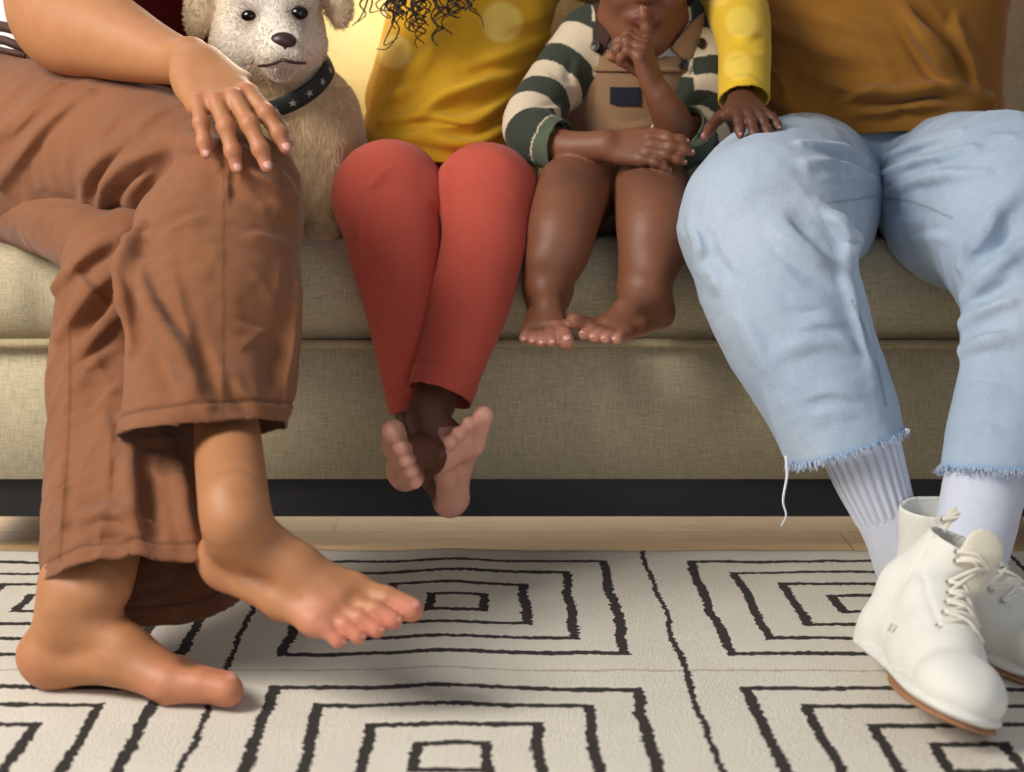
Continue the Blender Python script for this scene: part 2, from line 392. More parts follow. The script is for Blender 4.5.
def foot(fr, curl=(0, 0, 0, 0, 0), splay=0.0, plump=1.0, ankle=True, bigup=0.0, sep=1.0, tk=1.0):
    """curl: degrees each toe (big..little) bends down"""
    L = fr.L; c = lambda a, b, ra, rb, fl=None: Cap(fr.p(*a), fr.p(*b), ra * L * plump, rb * L * plump, fl)
    body = [Ell(fr.p(.125, 0, .12), (.135 * L, .115 * L * plump, .125 * L), [fr.x, fr.m, fr.z]), c((.10, 0, .13), (.2, 0, .30), .115, .105),
            c((.25, 0, .30), (.48, .02, .19), .125, .10), c((.48, .02, .19), (.68, .02, .105), .10, .075, (fr.z, .9)),
            c((.13, -.03, .085), (.45, -.085, .07), .085, .072), c((.45, -.085, .07), (.67, -.125, .062), .072, .058),
            c((.15, .03, .10), (.45, .06, .13), .09, .075), c((.45, .06, .13), (.70, .10, .075), .078, .072), c((.70, .095, .068), (.645, -.125, .055), .066, .056),
            c((.5, .05, .15), (.72, .09, .08), .06, .055), c((.5, -.03, .15), (.68, -.07, .075), .06, .05)]
    if ankle: body += [c((.21, 0, .30), (.20, 0, .46), .125, .112), c((.2, .075, .38), (.2, .09, .36), .05, .045), c((.18, -.08, .33), (.18, -.092, .31), .05, .042)]
    g = Grp(body, .05 * L); toes = []; info = {'tips': [], 'nails': []}
    T = [(.73, .105, .07, .062, .14, .115), (.73, .022, .065, .043, .135, .09), (.71, -.035, .06, .040, .115, .085), (.68, -.085, .056, .038, .10, .075), (.64, -.13, .052, .038, .085, .065)]
    for i, (x, y, z, r, l1, l2) in enumerate(T):
        sp_ = math.radians((2, 1, -1, -4, -8)[i] + splay * (1, .4, -.2, -.7, -1.3)[i]); a = math.radians((bigup if i == 0 else 0) + (3, 8, 6, 4, 2)[i]); p = fr.p(x, y * sep, z); r = r * L * (1.0 if i == 0 else 1.05) * plump * tk; seg = []
        for j, l in enumerate((l1, l2)):
            d = fr.v(math.cos(a) * math.cos(sp_), math.cos(a) * math.sin(sp_), math.sin(a)); q = p + d * l * L; r2 = r * ((.86, 1.0) if i == 0 else (.82, 1.08))[j]
            seg.append(Cap(p, q, r, r2)); p = q; r = r2; a -= math.radians(curl[i] + (10 if i else 4))
        nz = unit(fr.v(-math.sin(a), 0, math.cos(a))); info['tips'].append(p); info['nails'].append((p + nz * r * .80, d, nz, r)); toes.append(Grp(seg, .003 if L > .15 else .0018))
    return Grp([(g, 0), (Grp(toes, .0022 if L > .2 else .0012), .03 * L)], .01), info
def head(c, fwd, up, Hh):
    """Hh = head height; face towards fwd"""
    fr = Frame(c, fwd, z=up, L=Hh); e = lambda a, r: Ell(fr.p(*a), np.array(r) * Hh, [fr.x, fr.m, fr.z]); k = .06 * Hh
    sk = Grp([e((-.06, 0, .13), (.40, .33, .37)), e((.08, 0, -.12), (.30, .27, .34)), e((.22, 0, -.34), (.13, .14, .13)), Cap(fr.p(.05, .2, -.28), fr.p(.24, .05, -.40), .10 * Hh, .085 * Hh), Cap(fr.p(.05, -.2, -.28), fr.p(.24, -.05, -.40), .10 * Hh, .085 * Hh)], k * 1.6)
    ft = [(e((.27, .14, -.10), (.10, .10, .10)), k), (e((.27, -.14, -.10), (.10, .10, .10)), k),        # cheeks
          (Cap(fr.p(.33, 0, .05), fr.p(.41, 0, -.085), .045 * Hh, .06 * Hh), k * .7), (e((.36, .05, -.10), (.05, .045, .04)), k * .3), (e((.36, -.05, -.10), (.05, .045, .04)), k * .3),
          (e((.33, 0, -.235), (.06, .13, .06)), k * .7),
          (Grp([Cap(fr.p(.375, -.075, -.232), fr.p(.395, 0, -.212), .020 * Hh, .030 * Hh), Cap(fr.p(.375, .075, -.232), fr.p(.395, 0, -.212), .020 * Hh, .030 * Hh)], .005), k * .25),
          (Grp([Cap(fr.p(.37, -.07, -.250), fr.p(.385, 0, -.275), .020 * Hh, .036 * Hh), Cap(fr.p(.37, .07, -.250), fr.p(.385, 0, -.275), .020 * Hh, .036 * Hh)], .005), k * .2),
          (e((-.02, .335, -.03), (.07, .035, .11)), k * .4), (e((-.02, -.335, -.03), (.07, .035, .11)), k * .4),
          (Cap(fr.p(.30, -.2, .12), fr.p(.34, -.05, .115), .045 * Hh, .04 * Hh), k), (Cap(fr.p(.30, .2, .12), fr.p(.34, .05, .115), .045 * Hh, .04 * Hh), k)]
    info = dict(eyes=[fr.p(.285, .135, .03), fr.p(.285, -.135, .03)], lips=[fr.p(.385, y, -.24) for y in (-.06, -.03, 0, .03, .06)], fr=fr)
    return Grp([(sk, 0)] + ft, k, sub=[(e((.37, .135, .03), (.10, .07, .045)), .02 * Hh), (e((.37, -.135, .03), (.10, .07, .045)), .02 * Hh)]), info
def blend_col(V, base, spots):
    """spots: (centre, radius, rgb, strength)"""
    C = np.tile(np.array(lin(base)), (len(V), 1))
    for c, r, rgb, st in spots:
        w = (st * np.exp(-((V - c) ** 2).sum(1) / (r * r)))[:, None]; C = C * (1 - w) + w * np.array(lin(rgb))
    return C
def join(*parts):
    k = 0; Vs = []; Qs = []
    for v, q in parts: Vs.append(v); Qs.append(q + k); k += len(v)
    return np.concatenate(Vs), np.concatenate(Qs)
def along(V, rows):
    """arc position along an axis and distance ratio to its radius"""
    q = spl(rows, 4); L = np.concatenate([[0], np.cumsum(np.linalg.norm(np.diff(q[:, :3], axis=0), axis=1))]); best = np.full(len(V), 9e9); tt = np.zeros(len(V))
    for i in range(len(q) - 1):
        d = q[i + 1, :3] - q[i, :3]; t = np.clip((V - q[i, :3]) @ d / max(d @ d, 1e-9), 0, 1)
        r = np.linalg.norm(V - q[i, :3] - t[:, None] * d, axis=1) / (q[i, 3] + t * (q[i + 1, 3] - q[i, 3])); m = r < best
        best = np.where(m, r, best); tt = np.where(m, L[i] + t * np.linalg.norm(d), tt)
    return tt, best
def inside(px, poly):
    poly = np.asarray(poly, float); r = np.zeros(len(px), bool); n = len(poly); j = n - 1
    for i in range(n):
        a, b = poly[i], poly[j]; c = (a[1] > px[:, 1]) != (b[1] > px[:, 1])
        r ^= c & (px[:, 0] < (b[0] - a[0]) * (px[:, 1] - a[1]) / (b[1] - a[1] + 1e-12) + a[0]); j = i
    return r
def patch(V, Q, poly, off):
    """a cloth panel cut from the front of a surface, lifted by off"""
    N = normals(V, Q); vd = VIEW - V; vd /= np.linalg.norm(vd, axis=1, keepdims=True); k = inside(pix(V), poly) & ((N * vd).sum(1) > .05)
    q = Q[k[Q].all(1)]; used = np.unique(q); m = np.full(len(V), -1); m[used] = np.arange(len(used)); return (V + N * off)[used], m[q]
def sole(V, C, fr, rgb, z0=.035, z1=.09, st=.9):
    q = (V - fr.o) / fr.L; a, b, c = q @ fr.x, q @ fr.m, q @ fr.z
    w = np.clip((z1 - c) / (z1 - z0), 0, 1); w = w * w * (3 - 2 * w) * (a > -.1) * (a < 1.10) * (np.abs(b) < .26) * (c > -.04) * st
    toe = np.clip((a - .80) / .08, 0, 1) * (a < 1.2) * (np.abs(b) < .26) * (c > -.04) * (c < .16) * .45 * st; w = np.maximum(w, toe)[:, None]
    return C * (1 - w) + w * np.array(lin(rgb))
def nails(info, parent, mat, k=1.0, name='nail', which=None):
    for i, (c, d, nz, r) in enumerate(info['nails']):
        if which is not None and i not in which: continue
        b = MB(); b.ball(c - d * r * .12, np.array([r * .80, r * .62, r * .26]) * k, [d, np.cross(nz, d), nz], 8); b.build(name, mat, parent)
# ================================================================== setting
SC.view_settings.view_transform = 'Standard'; SC.view_settings.look = 'None'; SC.view_settings.exposure = .22
cam = bpy.data.cameras.new('camera'); co = bpy.data.objects.new('camera', cam); COL.objects.link(co); SC.camera = co
cam.sensor_width = 36; cam.lens = F / 1024 * 36; cam.shift_x = (512 - CX) / 1024
co.location = (0, CAMY, CAMZ); co.rotation_euler = (math.pi / 2 - PIT, 0, 0)
cam.dof.use_dof = True; cam.dof.focus_distance = 2.05; cam.dof.aperture_fstop = 4.5; cam.clip_start = .05
# floor
def wood():
    m = NT('oak floor'); c = m.coord(); g = m.noise(m.mapv(c, (3, 40, 1)), 3, 6, .65); w = m.noise(m.mapv(c, (1, 9, 1)), 2.2, 3)
    br = m.n('ShaderNodeTexBrick', {'Vector': m.mapv(c, (1, 1, 1), loc=(.2, .03, 0)), 'Scale': 1.0, 'Mortar Size': .0015, 'Brick Width': 1.4, 'Row Height': .14, 'Color1': (*lin((226, 192, 142)), 1), 'Color2': (*lin((206, 168, 116)), 1), 'Mortar': (*lin((120, 92, 60)), 1)})
    v = m.ramp(m.math('ADD', m.math('MULTIPLY', g, .7), m.math('MULTIPLY', w, .3)), [(.3, lin((150, 120, 85))), (.5, lin((225, 205, 170))), (.7, lin((255, 246, 225)))])
    col = m.mix(.8, br.outputs['Color'], v, 'MULTIPLY'); m.bump(g, .0006, .2); return m.done(col, .30)
fl = MB().box((-3, -3.2, -.05), (3, 2.4, 0)).build('floor', wood(), smooth=False); tag(fl, 'pale oak plank floor', kind='structure')
# rug
TW = .478; RX0 = P(225, 680, -.5)[0]
def ground(px, py):
    d0 = P(px, py, -1.0) - VIEW; t = CAMZ / -d0[2]; return VIEW + d0 * t
gl, gr = ground(225, 680), ground(685, 680); TW = gr[0] - gl[0]; RX0 = gl[0]; RYF = ground(478, 557)[1]; TD = RYF - ground(478, 678.5)[1]
def rug_mat():
    m = NT('woven rug'); c = m.coord()
    jit = m.n('ShaderNodeTexNoise', {'Vector': c, 'Scale': 150, 'Detail': 2}).outputs['Color']; wob = m.n('ShaderNodeTexNoise', {'Vector': c, 'Scale': 9, 'Detail': 2}).outputs['Color']
    va = m.n('ShaderNodeVectorMath', {0: jit, 1: (.5, .5, .5)}, operation='SUBTRACT').outputs[0]; va = m.n('ShaderNodeVectorMath', {0: va, 'Scale': .011}, operation='SCALE').outputs[0]
    vb = m.n('ShaderNodeVectorMath', {0: wob, 1: (.5, .5, .5)}, operation='SUBTRACT').outputs[0]; vb = m.n('ShaderNodeVectorMath', {0: vb, 'Scale': .016}, operation='SCALE').outputs[0]
    q = m.n('ShaderNodeVectorMath', {0: m.n('ShaderNodeVectorMath', {0: c, 1: va}, operation='ADD').outputs[0], 1: vb}, operation='ADD').outputs[0]
    s = m.n('ShaderNodeSeparateXYZ', {0: q}); x = m.math('SUBTRACT', m.math('FRACT', m.math('DIVIDE', s.outputs[0], TW)), .5); y = m.math('SUBTRACT', m.math('FRACT', m.math('DIVIDE', m.math('MULTIPLY', s.outputs[1], -1.0), TD)), .5)
    ch = m.math('MAXIMUM', m.math('ABSOLUTE', x), m.math('ABSOLUTE', y)); line = None
    for r, w in ((.068, .0118), (.168, .0118), (.277, .0118), (.384, .0125)):
        l = m.math('LESS_THAN', m.math('ABSOLUTE', m.math('SUBTRACT', ch, r)), w); line = l if line is None else m.math('MAXIMUM', line, l)
    line = m.math('MAXIMUM', line, m.math('GREATER_THAN', m.math('ABSOLUTE', x), .4935))
    seam = m.math('GREATER_THAN', m.math('ABSOLUTE', y), .494)
    pile = m.noise(c, 420, 3, .7); big = m.noise(c, 12, 3)
    base = m.mix(m.math('MULTIPLY_ADD', pile, .8, .1), lin((226, 216, 198)), lin((253, 247, 233))); base = m.mix(m.math('MULTIPLY', big, .3), base, lin((205, 192, 170)))
    base = m.mix(m.math('MULTIPLY', seam, .45), base, lin((160, 135, 105)))
    col = m.mix(line, base, m.mix(pile, lin((30, 24, 22)), lin((62, 50, 44)))); m.bump(m.math('SUBTRACT', pile, m.math('MULTIPLY', line, .6)), .006, .7)
    m.put(m.b.inputs['Sheen Weight'], .1); m.put(m.b.inputs['Specular IOR Level'], .05); return m.done(col, 1.0)
xs = np.linspace(RX0 - 2.5 * TW, RX0 + 3.5 * TW, 260) ; ys = np.linspace(RYF, RYF - 4 * TD, 180)
GX, GY = np.meshgrid(xs, ys, indexing='ij'); gv = np.stack([GX.ravel(), GY.ravel(), 0 * GX.ravel()], 1)
gz = .009 + .004 * np.exp(-((gv[:, 0] + .035) / .05) ** 2) * (gv[:, 1] > -1.2) * np.exp(-((gv[:, 1] + .25) / .5) ** 2) + .0012 * vnoise(gv, 9, 3) + .0006 * vnoise(gv, 40, 5); gv[:, 2] = gz
idx = np.arange(len(gv)).reshape(len(xs), len(ys)); gf = np.stack([idx[:-1, :-1], idx[1:, :-1], idx[1:, 1:], idx[:-1, 1:]], -1).reshape(-1, 4)[:, ::-1].copy()
rug = mk('rug', gv, gf, rug_mat(), org=(RX0, RYF, 0)); solid(rug, .008, -1 if normals(gv, gf)[0, 2] > 0 else 1)
tag(rug, 'cream rug with dark brown nested squares under the feet', 'rug')
# sofa
def linen(name, rgb, k=1.0):
    m = NT(name); c = m.coord(); a = m.noise(m.mapv(c, (30, 200, 420)), 1.6, 2, .6); b = m.noise(m.mapv(c, (420, 200, 30)), 1.6, 2, .6); big = m.noise(c, 6, 3)
    v = m.math('MULTIPLY_ADD', m.math('ADD', a, b), (.8 * k), 1 - (.8 * k)); v = m.math('MULTIPLY', v, m.math('MULTIPLY_ADD', big, .16, .92)); vc = m.n('ShaderNodeCombineColor', {'Red': v, 'Green': v, 'Blue': m.math('MULTIPLY', v, .985)}).outputs[0]
    m.bump(m.math('ADD', a, b), .0012, .5); m.put(m.b.inputs['Specular IOR Level'], .1); m.put(m.b.inputs['Sheen Weight'], .1); return m.done(m.mix(1.0, (*lin(rgb), 1), vc, 'MULTIPLY'), .95)
LIN = linen('beige linen', (186, 173, 145)); SX0, SX1 = -.70, .86; ZB = P(478, 517, 0)[2]; ZK = P(478, 477, 0)[2]; ZP = P(478, 343, -.02)[2]; ZT = .405
sofa = empty('sofa', (.08, .4, 0)); tag(sofa, 'beige linen sofa on a black base that everyone sits on', 'sofa')
def profile(name, prof, mat, parent, x0=SX0, x1=SX1, nx=120, disp=None, closed=True):
    prof = np.asarray(prof); n = len(prof); X = np.linspace(x0, x1, nx); V = np.array([[x, p[0], p[1]] for x in X for p in prof])
    if disp is not None: V = disp(V, np.tile(prof, (nx, 1)))
    Fq = [(i * n + j, i * n + (j + 1) % n, (i + 1) * n + (j + 1) % n, (i + 1) * n + j) for i in range(nx - 1) for j in range(n)] + [tuple(range(n))[::-1], tuple((nx - 1) * n + j for j in range(n))]
    return mk(name, V, [f[::-1] for f in Fq], mat, parent)
rc = (ZT - ZP) / 2 + .004; prof = [(-.03 - .0 + rc * (1 - math.cos(t)) * .8 - .0, (ZP + ZT) / 2 + rc * math.sin(t) * .98) for t in np.linspace(-math.pi / 2, math.pi / 2, 22)]
prof = [(.10, ZP)] * 0 + prof + [(.12, ZT + .006), (.2, ZT + .008), (.4, ZT + .004), (.58, ZT), (.60, ZT - .02), (.60, ZP)]
def seat_disp(V, q):
    top = np.clip((q[:, 1] - ZP) / (ZT - ZP), 0, 1); front = np.exp(-((q[:, 0] - .0) / .09) ** 2); x = V[:, 0]; d = 0
    for cx, w, a in ((P(38, 300, -.03)[0], .012, .010), (P(330, 300, -.03)[0], .010, .003)): d = d - a * np.exp(-((x - cx) / w) ** 2)
    for cx, w, a in ((P(8, 300, 0)[0], .06, .006), (P(600, 300, 0)[0], .09, .012), (P(905, 300, 0)[0], .10, .010), (P(320, 300, 0)[0], .05, .006), (P(70, 260, 0)[0], .03, -.012)): d = d + a * np.exp(-((x - cx) / w) ** 2)
    d = d + .002 * vnoise(V, 14, 2); V = V.copy(); V[:, 1] -= d * front * np.sin(np.pi * top ** .8) * .8; V[:, 2] += d * front * top * .7; return V
sc_ = profile('seat_cushion', prof, LIN, sofa, disp=seat_disp)
y0, y1 = -.012, .60; r = .012
profile('base_panel', [(y0, ZK), (y0, ZP - .008), (y0 + .008, ZP), (y1, ZP), (y1, ZK)], LIN, sofa, nx=4)
b = MB(); b.tube([(x, -.022, ZP - .001 + .0008 * math.sin(9 * x)) for x in np.linspace(SX0, SX1, 60)], .0062, 8); b.build('piping', linen('piping linen', (176, 160, 128)), sofa)
BLK = plain('black base', (24, 24, 27), .5)
b = MB(); b.box((SX0 + .005, .003, ZB), (SX1 - .005, .04, ZK)); b.box((SX0 + .005, .0401, ZB), (SX0 + .045, .5299, ZK)); b.box((SX1 - .045, .0401, ZB), (SX1 - .005, .5299, ZK)); b.build('base_frame', BLK, sofa, smooth=False)
for lx in (SX0 + .22, SX1 - .06):
    for ly in (.50, .12):
        MB().tube([(lx, ly, 0), (lx, ly, ZB)], [.016, .02], 16).build('leg', BLK, sofa)
bp = [(.50, ZT - .03), (.47, ZT + .05), (.475, ZT + .2), (.50, ZT + .36), (.53, ZT + .39), (.57, ZT + .40), (.61, ZT + .38), (.62, ZT + .3), (.62, ZT - .03)]
bq = spl(np.array(bp), 4); profile('backrest', bq, LIN, sofa, nx=60)
# pale cushion glowing between dog and girl
def pillow(name, c, nrm, w, h, t, mat):
    nrm = unit(nrm); u = unit(np.cross([0, 0, 1.], nrm)); v = np.cross(nrm, u); n = 30; V = []; Fq = []
    for s in (1, -1):
        for i in range(n + 1):
            for j in range(n + 1):
                a, b_ = 2 * i / n - 1, 2 * j / n - 1; e = (1 - abs(a) ** 2.6) * (1 - abs(b_) ** 2.6); k = 1 - .06 * (1 - a * a) * (b_ * b_) ; k2 = 1 - .06 * (1 - b_ * b_) * (a * a)
                V.append(np.asarray(c) + u * a * w / 2 * k2 + v * b_ * h / 2 * k + nrm * s * t / 2 * max(e, 0) ** .55)
    m = n + 1
    for s in (0, 1):
        for i in range(n):
            for j in range(n):
                q = [s * m * m + i * m + j, s * m * m + (i + 1) * m + j, s * m * m + (i + 1) * m + j + 1, s * m * m + i * m + j + 1]; Fq.append(q if s == 0 else q[::-1])
    return mk(name, np.array(V), Fq, mat, org=np.asarray(c) - v * h / 2)
pl = pillow('cushion', (-.20, .36, ZT + .225), (0.05, -1, .22), .40, .40, .12, cloth_mat('cream cushion cotton', (252, 236, 176), .05)); tag(pl, 'pale cream yellow cushion leaning on the sofa back between dog and child', 'cushion')
# wall behind
WALL = plain('white plaster', (236, 238, 236), .9, .02, 8)
wb = MB().box((-3, 2.2, 0), (3, 2.3, 2.7)).build('wall_back', WALL, smooth=False); tag(wb, 'white plastered wall behind the sofa', kind='structure')
# light
w = bpy.data.worlds.new('room light'); SC.world = w; w.use_nodes = True; w.node_tree.nodes['Background'].inputs[0].default_value = (*lin((235, 238, 245)), 1); w.node_tree.nodes['Background'].inputs[1].default_value = .20
def area(name, loc, target, size, power, rgb, sy=None):
    l = bpy.data.lights.new(name, 'AREA'); l.shape = 'RECTANGLE'; l.size = size; l.size_y = sy or size; l.energy = power; l.color = lin(rgb); o = bpy.data.objects.new(name, l); COL.objects.link(o)
    o.location = loc; o.rotation_euler = (Vector(target) - Vector(loc)).to_track_quat('-Z', 'Y').to_euler(); return o
area('window_light', (-1.9, -1.55, 2.0), (0, 0, .30), 1.2, 82, (255, 250, 242), 1.2)
area('room_fill', (.7, -3.1, .62), (.1, 0, .2), 2.2, 12, (235, 240, 255), .9)
area('back_window_light', (-.15, 1.75, 1.75), (-.15, .2, .45), .9, 30, (255, 240, 210), .8)
area('under_sofa_fill', (.1, 2.05, .62), (.1, .5, .0), 2.4, 16, (255, 228, 180), 1.1)  # added lamp, no door there: brightens the floor strip under the sofa
area('wall_wash', (-1.1, 1.2, 2.2), (-.9, 2.2, .8), .8, 22, (240, 246, 255), .5); area('wall_wash', (1.6, 1.2, 2.2), (1.5, 2.2, .8), .8, 22, (240, 246, 255), .5)
l = bpy.data.lights.new('sunbeam', 'SPOT'); l.energy = 75; l.spot_size = math.radians(8.5); l.spot_blend = .8; l.shadow_soft_size = .06; l.color = lin((255, 236, 190)); o = bpy.data.objects.new('sunbeam', l); COL.objects.link(o)
o.location = (.02, -.25, 2.3); o.rotation_euler = (Vector(P(346, 90, .30)) - Vector(o.location)).to_track_quat('-Z', 'Y').to_euler()
# ================================================================== woman on the left
import time; T0 = time.time()
def lap(s): print('LAP', s, round(time.time() - T0, 1))
MH = .0024
SKIN = skin_mat('skin'); NAILW = plain('nail varnish pale pink', (224, 170, 156), .25)
# --- trousers
thigh = [(-95, 150, .22, 104), (-10, 150, .10, 98), (70, 150, -.04, 84), (140, 155, -.16, 72), (205, 172, -.27, 58), (240, 196, -.325, 52)]
shin = [(236, 198, -.325, 58), (218, 252, -.36, 82), (214, 330, -.415, 86), (206, 400, -.455, 82), (203, 455, -.50, 83)]
thigh2 = [(-90, 180, .22, 90), (20, 196, .04, 52), (95, 242, -.20, 38), (118, 258, -.26, 40)]
shin2 = [(120, 275, -.27, 56), (118, 350, -.31, 66), (122, 430, -.37, 74), (128, 520, -.465, 84), (140, 600, -.545, 98), (150, 650, -.59, 104)]
fl1 = (unit([.25, -.9, -.3]), .62); fl2 = (unit([.2, -.9, -.3]), .70)
gA1 = [limb(thigh, 5), (limb(shin, 5, fl1), .035), (Ell(P(-75, 130, .24), (.17, .15, .13)), .03), (Ell(P(192, 226, -.345), (.062, .055, .054)), .014)]; gA2 = [limb(thigh2, 5), (limb(shin2, 5, fl2), .03), (Ell(P(152, 245, -.235), (.05, .05, .045)), .03)]
c1_, _ = extract(Grp(gA1, .02), .006, 2); c2_, _ = extract(Grp(gA2, .02), .006, 2)
ro1 = rolls(c1_, [([(130, 206), (137, 186), (150, 164), (172, 142), (186, 134)], 15), ([(160, 142), (203, 147), (236, 160), (262, 178), (296, 206)], 13)], .42) + rolls(c1_, [([(165, 148), (130, 168), (108, 190), (98, 214)], 9), ([(128, 140), (102, 162), (89, 182), (83, 206)], 8),
  ([(140, 228), (133, 255), (130, 300), (132, 350)], 8), ([(128, 240), (148, 296), (176, 348), (206, 406)], 9), ([(296, 290), (294, 340), (284, 410)], 9), ([(88, 92), (50, 124), (26, 150), (0, 184)], 7), ([(58, 86), (28, 112), (-4, 140)], 6), ([(232, 168), (250, 190), (270, 206), (292, 214)], 6)])
ro2 = rolls(c2_, [([(122, 238), (90, 258), (58, 288)], 9), ([(128, 264), (98, 292), (60, 336)], 10), ([(126, 306), (104, 328), (72, 364)], 8), ([(128, 420), (132, 490), (142, 560)], 8), ([(172, 440), (182, 500), (198, 566)], 8), ([(70, 522), (108, 510), (152, 520)], 7)])
V1, Q1 = extract(Grp(gA1 + [(r_, .012 if i > 1 else .016) for i, r_ in enumerate(ro1)], .02), MH, 2); V2, Q2 = extract(Grp(gA2 + [(r_, .012) for r_ in ro2], .02), MH, 2); lap('trousers')
def hem(V, Q, at, n, zmax=.35):
    n = unit(n); s = np.where(V[:, 2] < zmax, (V - at) @ n, -1.0); V, Q, u = clip(V, Q, s, n); return V, Q
h1 = P(206, 424, -.53); n1 = unit((.10, -.28, -.95)); h2 = P(140, 592, -.545); n2 = unit((.04, -.60, -.80))
(V1, Q1), (V2, Q2) = hem(V1, Q1, h1, n1), hem(V2, Q2, h2, n2); nv1 = len(V1); V, Q = join((V1, Q1), (V2, Q2)); first = np.arange(len(V)) < nv1
SH = .018
ww = [  # folds pressed into the cloth: knee pleats, thigh creases, drape of the shin, lower leg
 ([(182, 150), (163, 170), (150, 188), (140, 206)], 6, -.006), ([(182, 152), (206, 157), (230, 170)], 5, -.005),
 ([(228, 152), (252, 172), (276, 190), (292, 214)], 6, 0.0108), ([(238, 178), (262, 190), (284, 210)], 6, -0.0072), ([(231, 156), (228, 180), (227, 210)], 4, 0.0045), ([(262, 160), (284, 178), (298, 202)], 5, 0.0063),
 ([(168, 144), (130, 165), (108, 187), (96, 214)], 7, 0.0117), ([(150, 165), (126, 182), (114, 204)], 6, -0.0090), ([(130, 138), (102, 160), (88, 180), (82, 204)], 7, 0.0099), ([(112, 165), (98, 185), (92, 204)], 5, -0.0063),
 ([(84, 94), (50, 122), (28, 148), (0, 186)], 5, 0.0063), ([(60, 92), (30, 118), (0, 146)], 5, 0.0054), ([(40, 74), (16, 92), (-10, 118)], 5, 0.0045), ([(150, 100), (120, 118), (90, 150)], 6, 0.0045), ([(175, 108), (150, 120), (128, 140)], 5, 0.0045), ([(10, 205), (55, 212), (100, 208)], 8, 0.0054),
 ([(136, 214), (128, 245), (125, 290), (127, 340)], 7, 0.0117), ([(136, 228), (143, 240), (150, 262)], 5, -0.0090), ([(134, 228), (142, 226), (152, 220)], 3.5, -0.0072),
 ([(128, 245), (150, 300), (178, 350), (206, 400)], 8, 0.0108), ([(124, 275), (142, 325), (168, 375), (188, 412)], 9, -0.0108), ([(165, 240), (180, 300), (190, 350), (200, 412)], 8, 0.0054), ([(196, 330), (210, 370), (222, 412)], 7, -0.0054),
 ([(232, 322), (250, 328), (278, 338)], 4, 0.0036), ([(268, 326), (250, 342), (236, 352)], 4, 0.0027), ([(226, 372), (236, 396), (262, 416)], 6, -0.0072), ([(296, 300), (292, 350), (280, 412)], 6, 0.0081), ([(282, 310), (276, 360), (268, 412)], 6, -0.0063), ([(238, 240), (262, 236), (288, 250)], 5, 0.0036), ([(150, 250), (178, 228), (214, 214)], 6, 0.0054),
 ([(120, 238), (88, 256), (60, 284)], 6, 0.0090), ([(128, 262), (100, 288), (60, 332)], 7, 0.0117), ([(126, 285), (100, 312), (66, 350)], 6, -0.0090), ([(126, 308), (104, 330), (72, 366)], 6, 0.0081), ([(70, 262), (92, 292), (118, 312)], 5, 0.0063), ([(122, 345), (95, 365), (70, 392)], 7, 0.0063), ([(125, 372), (98, 392), (78, 420)], 6, -0.0063),
 ([(100, 400), (112, 450), (104, 520)], 8, 0.0063), ([(128, 430), (132, 490), (140, 555)], 8, 0.0090), ([(150, 440), (152, 500), (164, 562)], 8, -0.0099), ([(176, 440), (184, 500), (196, 562)], 8, 0.0090), ([(72, 525), (108, 512), (150, 520)], 6, 0.0072), ([(78, 546), (108, 536), (146, 546)], 5, -0.0063), ([(60, 440), (64, 500), (56, 556)], 6, 0.0054)]
V = drape(V, Q, np.eye(3), (26, 26, 6), .0045, 3, np.clip((.44 - V[:, 2]) / .06, 0, 1)); V = drape(V, Q, [[.7, 0, -.7], [0, 1, 0], [.7, 0, .7]], (26, 12, 7), .0035, 8, np.clip((V[:, 2] - .40) / .05, 0, 1)); V = folds(V, Q, ww); N = normals(V, Q)
V = V + N * (.0016 * vnoise(V * np.array([1, 1, .6]), 34, 4) + .0009 * vnoise(V, 75, 9))[:, None]
hd1 = -(V - h1) @ n1; hd2 = -(V - h2) @ n2; c1 = first & (V[:, 2] < .35); c2 = ~first & (V[:, 2] < .35)
sd = np.where(c1, hd1, np.where(c2, hd2, 1.0)); N = normals(V, Q); V = V + N * (.0012 * (sd < .017) - .0016 * np.exp(-((sd - .019) / .002) ** 2))[:, None]
base = np.tile(np.array(lin((130, 85, 58))), (len(V), 1)); px = pix(V)
fad = np.clip(vnoise(V, 16, 2) * .5 + .25, 0, 1)[:, None] * .22; base = base * (1 - fad) + np.array(lin((162, 110, 76))) * fad
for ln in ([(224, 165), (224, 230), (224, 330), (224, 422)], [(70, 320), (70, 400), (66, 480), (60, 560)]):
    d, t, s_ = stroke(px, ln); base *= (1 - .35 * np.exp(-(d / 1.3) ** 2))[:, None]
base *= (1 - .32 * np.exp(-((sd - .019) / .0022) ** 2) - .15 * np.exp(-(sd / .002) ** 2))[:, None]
TROU = cloth_mat('rust brown cotton twill', None, .10, 1800, .0005, .12, vcol=True)
# --- body (skin)
hw = P(193, 58, -.285); hfr = Frame(hw, unit(P(243, 126, -.41) - hw), z=(.05, -.62, .78), side=1, L=.203)
hg, hi = hand(hfr, [(16, 18, 10), (18, 20, 12), (18, 24, 14), (14, 24, 12)], (9, 2, -6, -14), (26, 24, 8, 8), .96, 1.05, 4)
arm = [(62, -120, .10, 50), (58, -50, .0, 52), (62, 16, -.08, 52), (108, 36, -.15, 43), (150, 52, -.21, 31), (186, 63, -.26, 22)]
f1o = P(210, 574, -.565); f1 = Frame(f1o, P(392, 634, -.665) - f1o, m=(.25, .90, .42), side=-1, L=.224)
if f1.z[2] < 0: f1 = Frame(f1.o, f1.x, m=(.25, .90, .42), side=1, L=.224)
f2o = ground(14, 710) + np.array([0, .048, .012]); f2d = ground(240, 728) - ground(14, 710)
f2 = Frame(f2o, f2d, m=(.08, -1, .05), side=-1, L=.228)
if f2.z[2] < 0: f2 = Frame(f2o, f2d, m=(.08, -1, .05), side=1, L=.228)
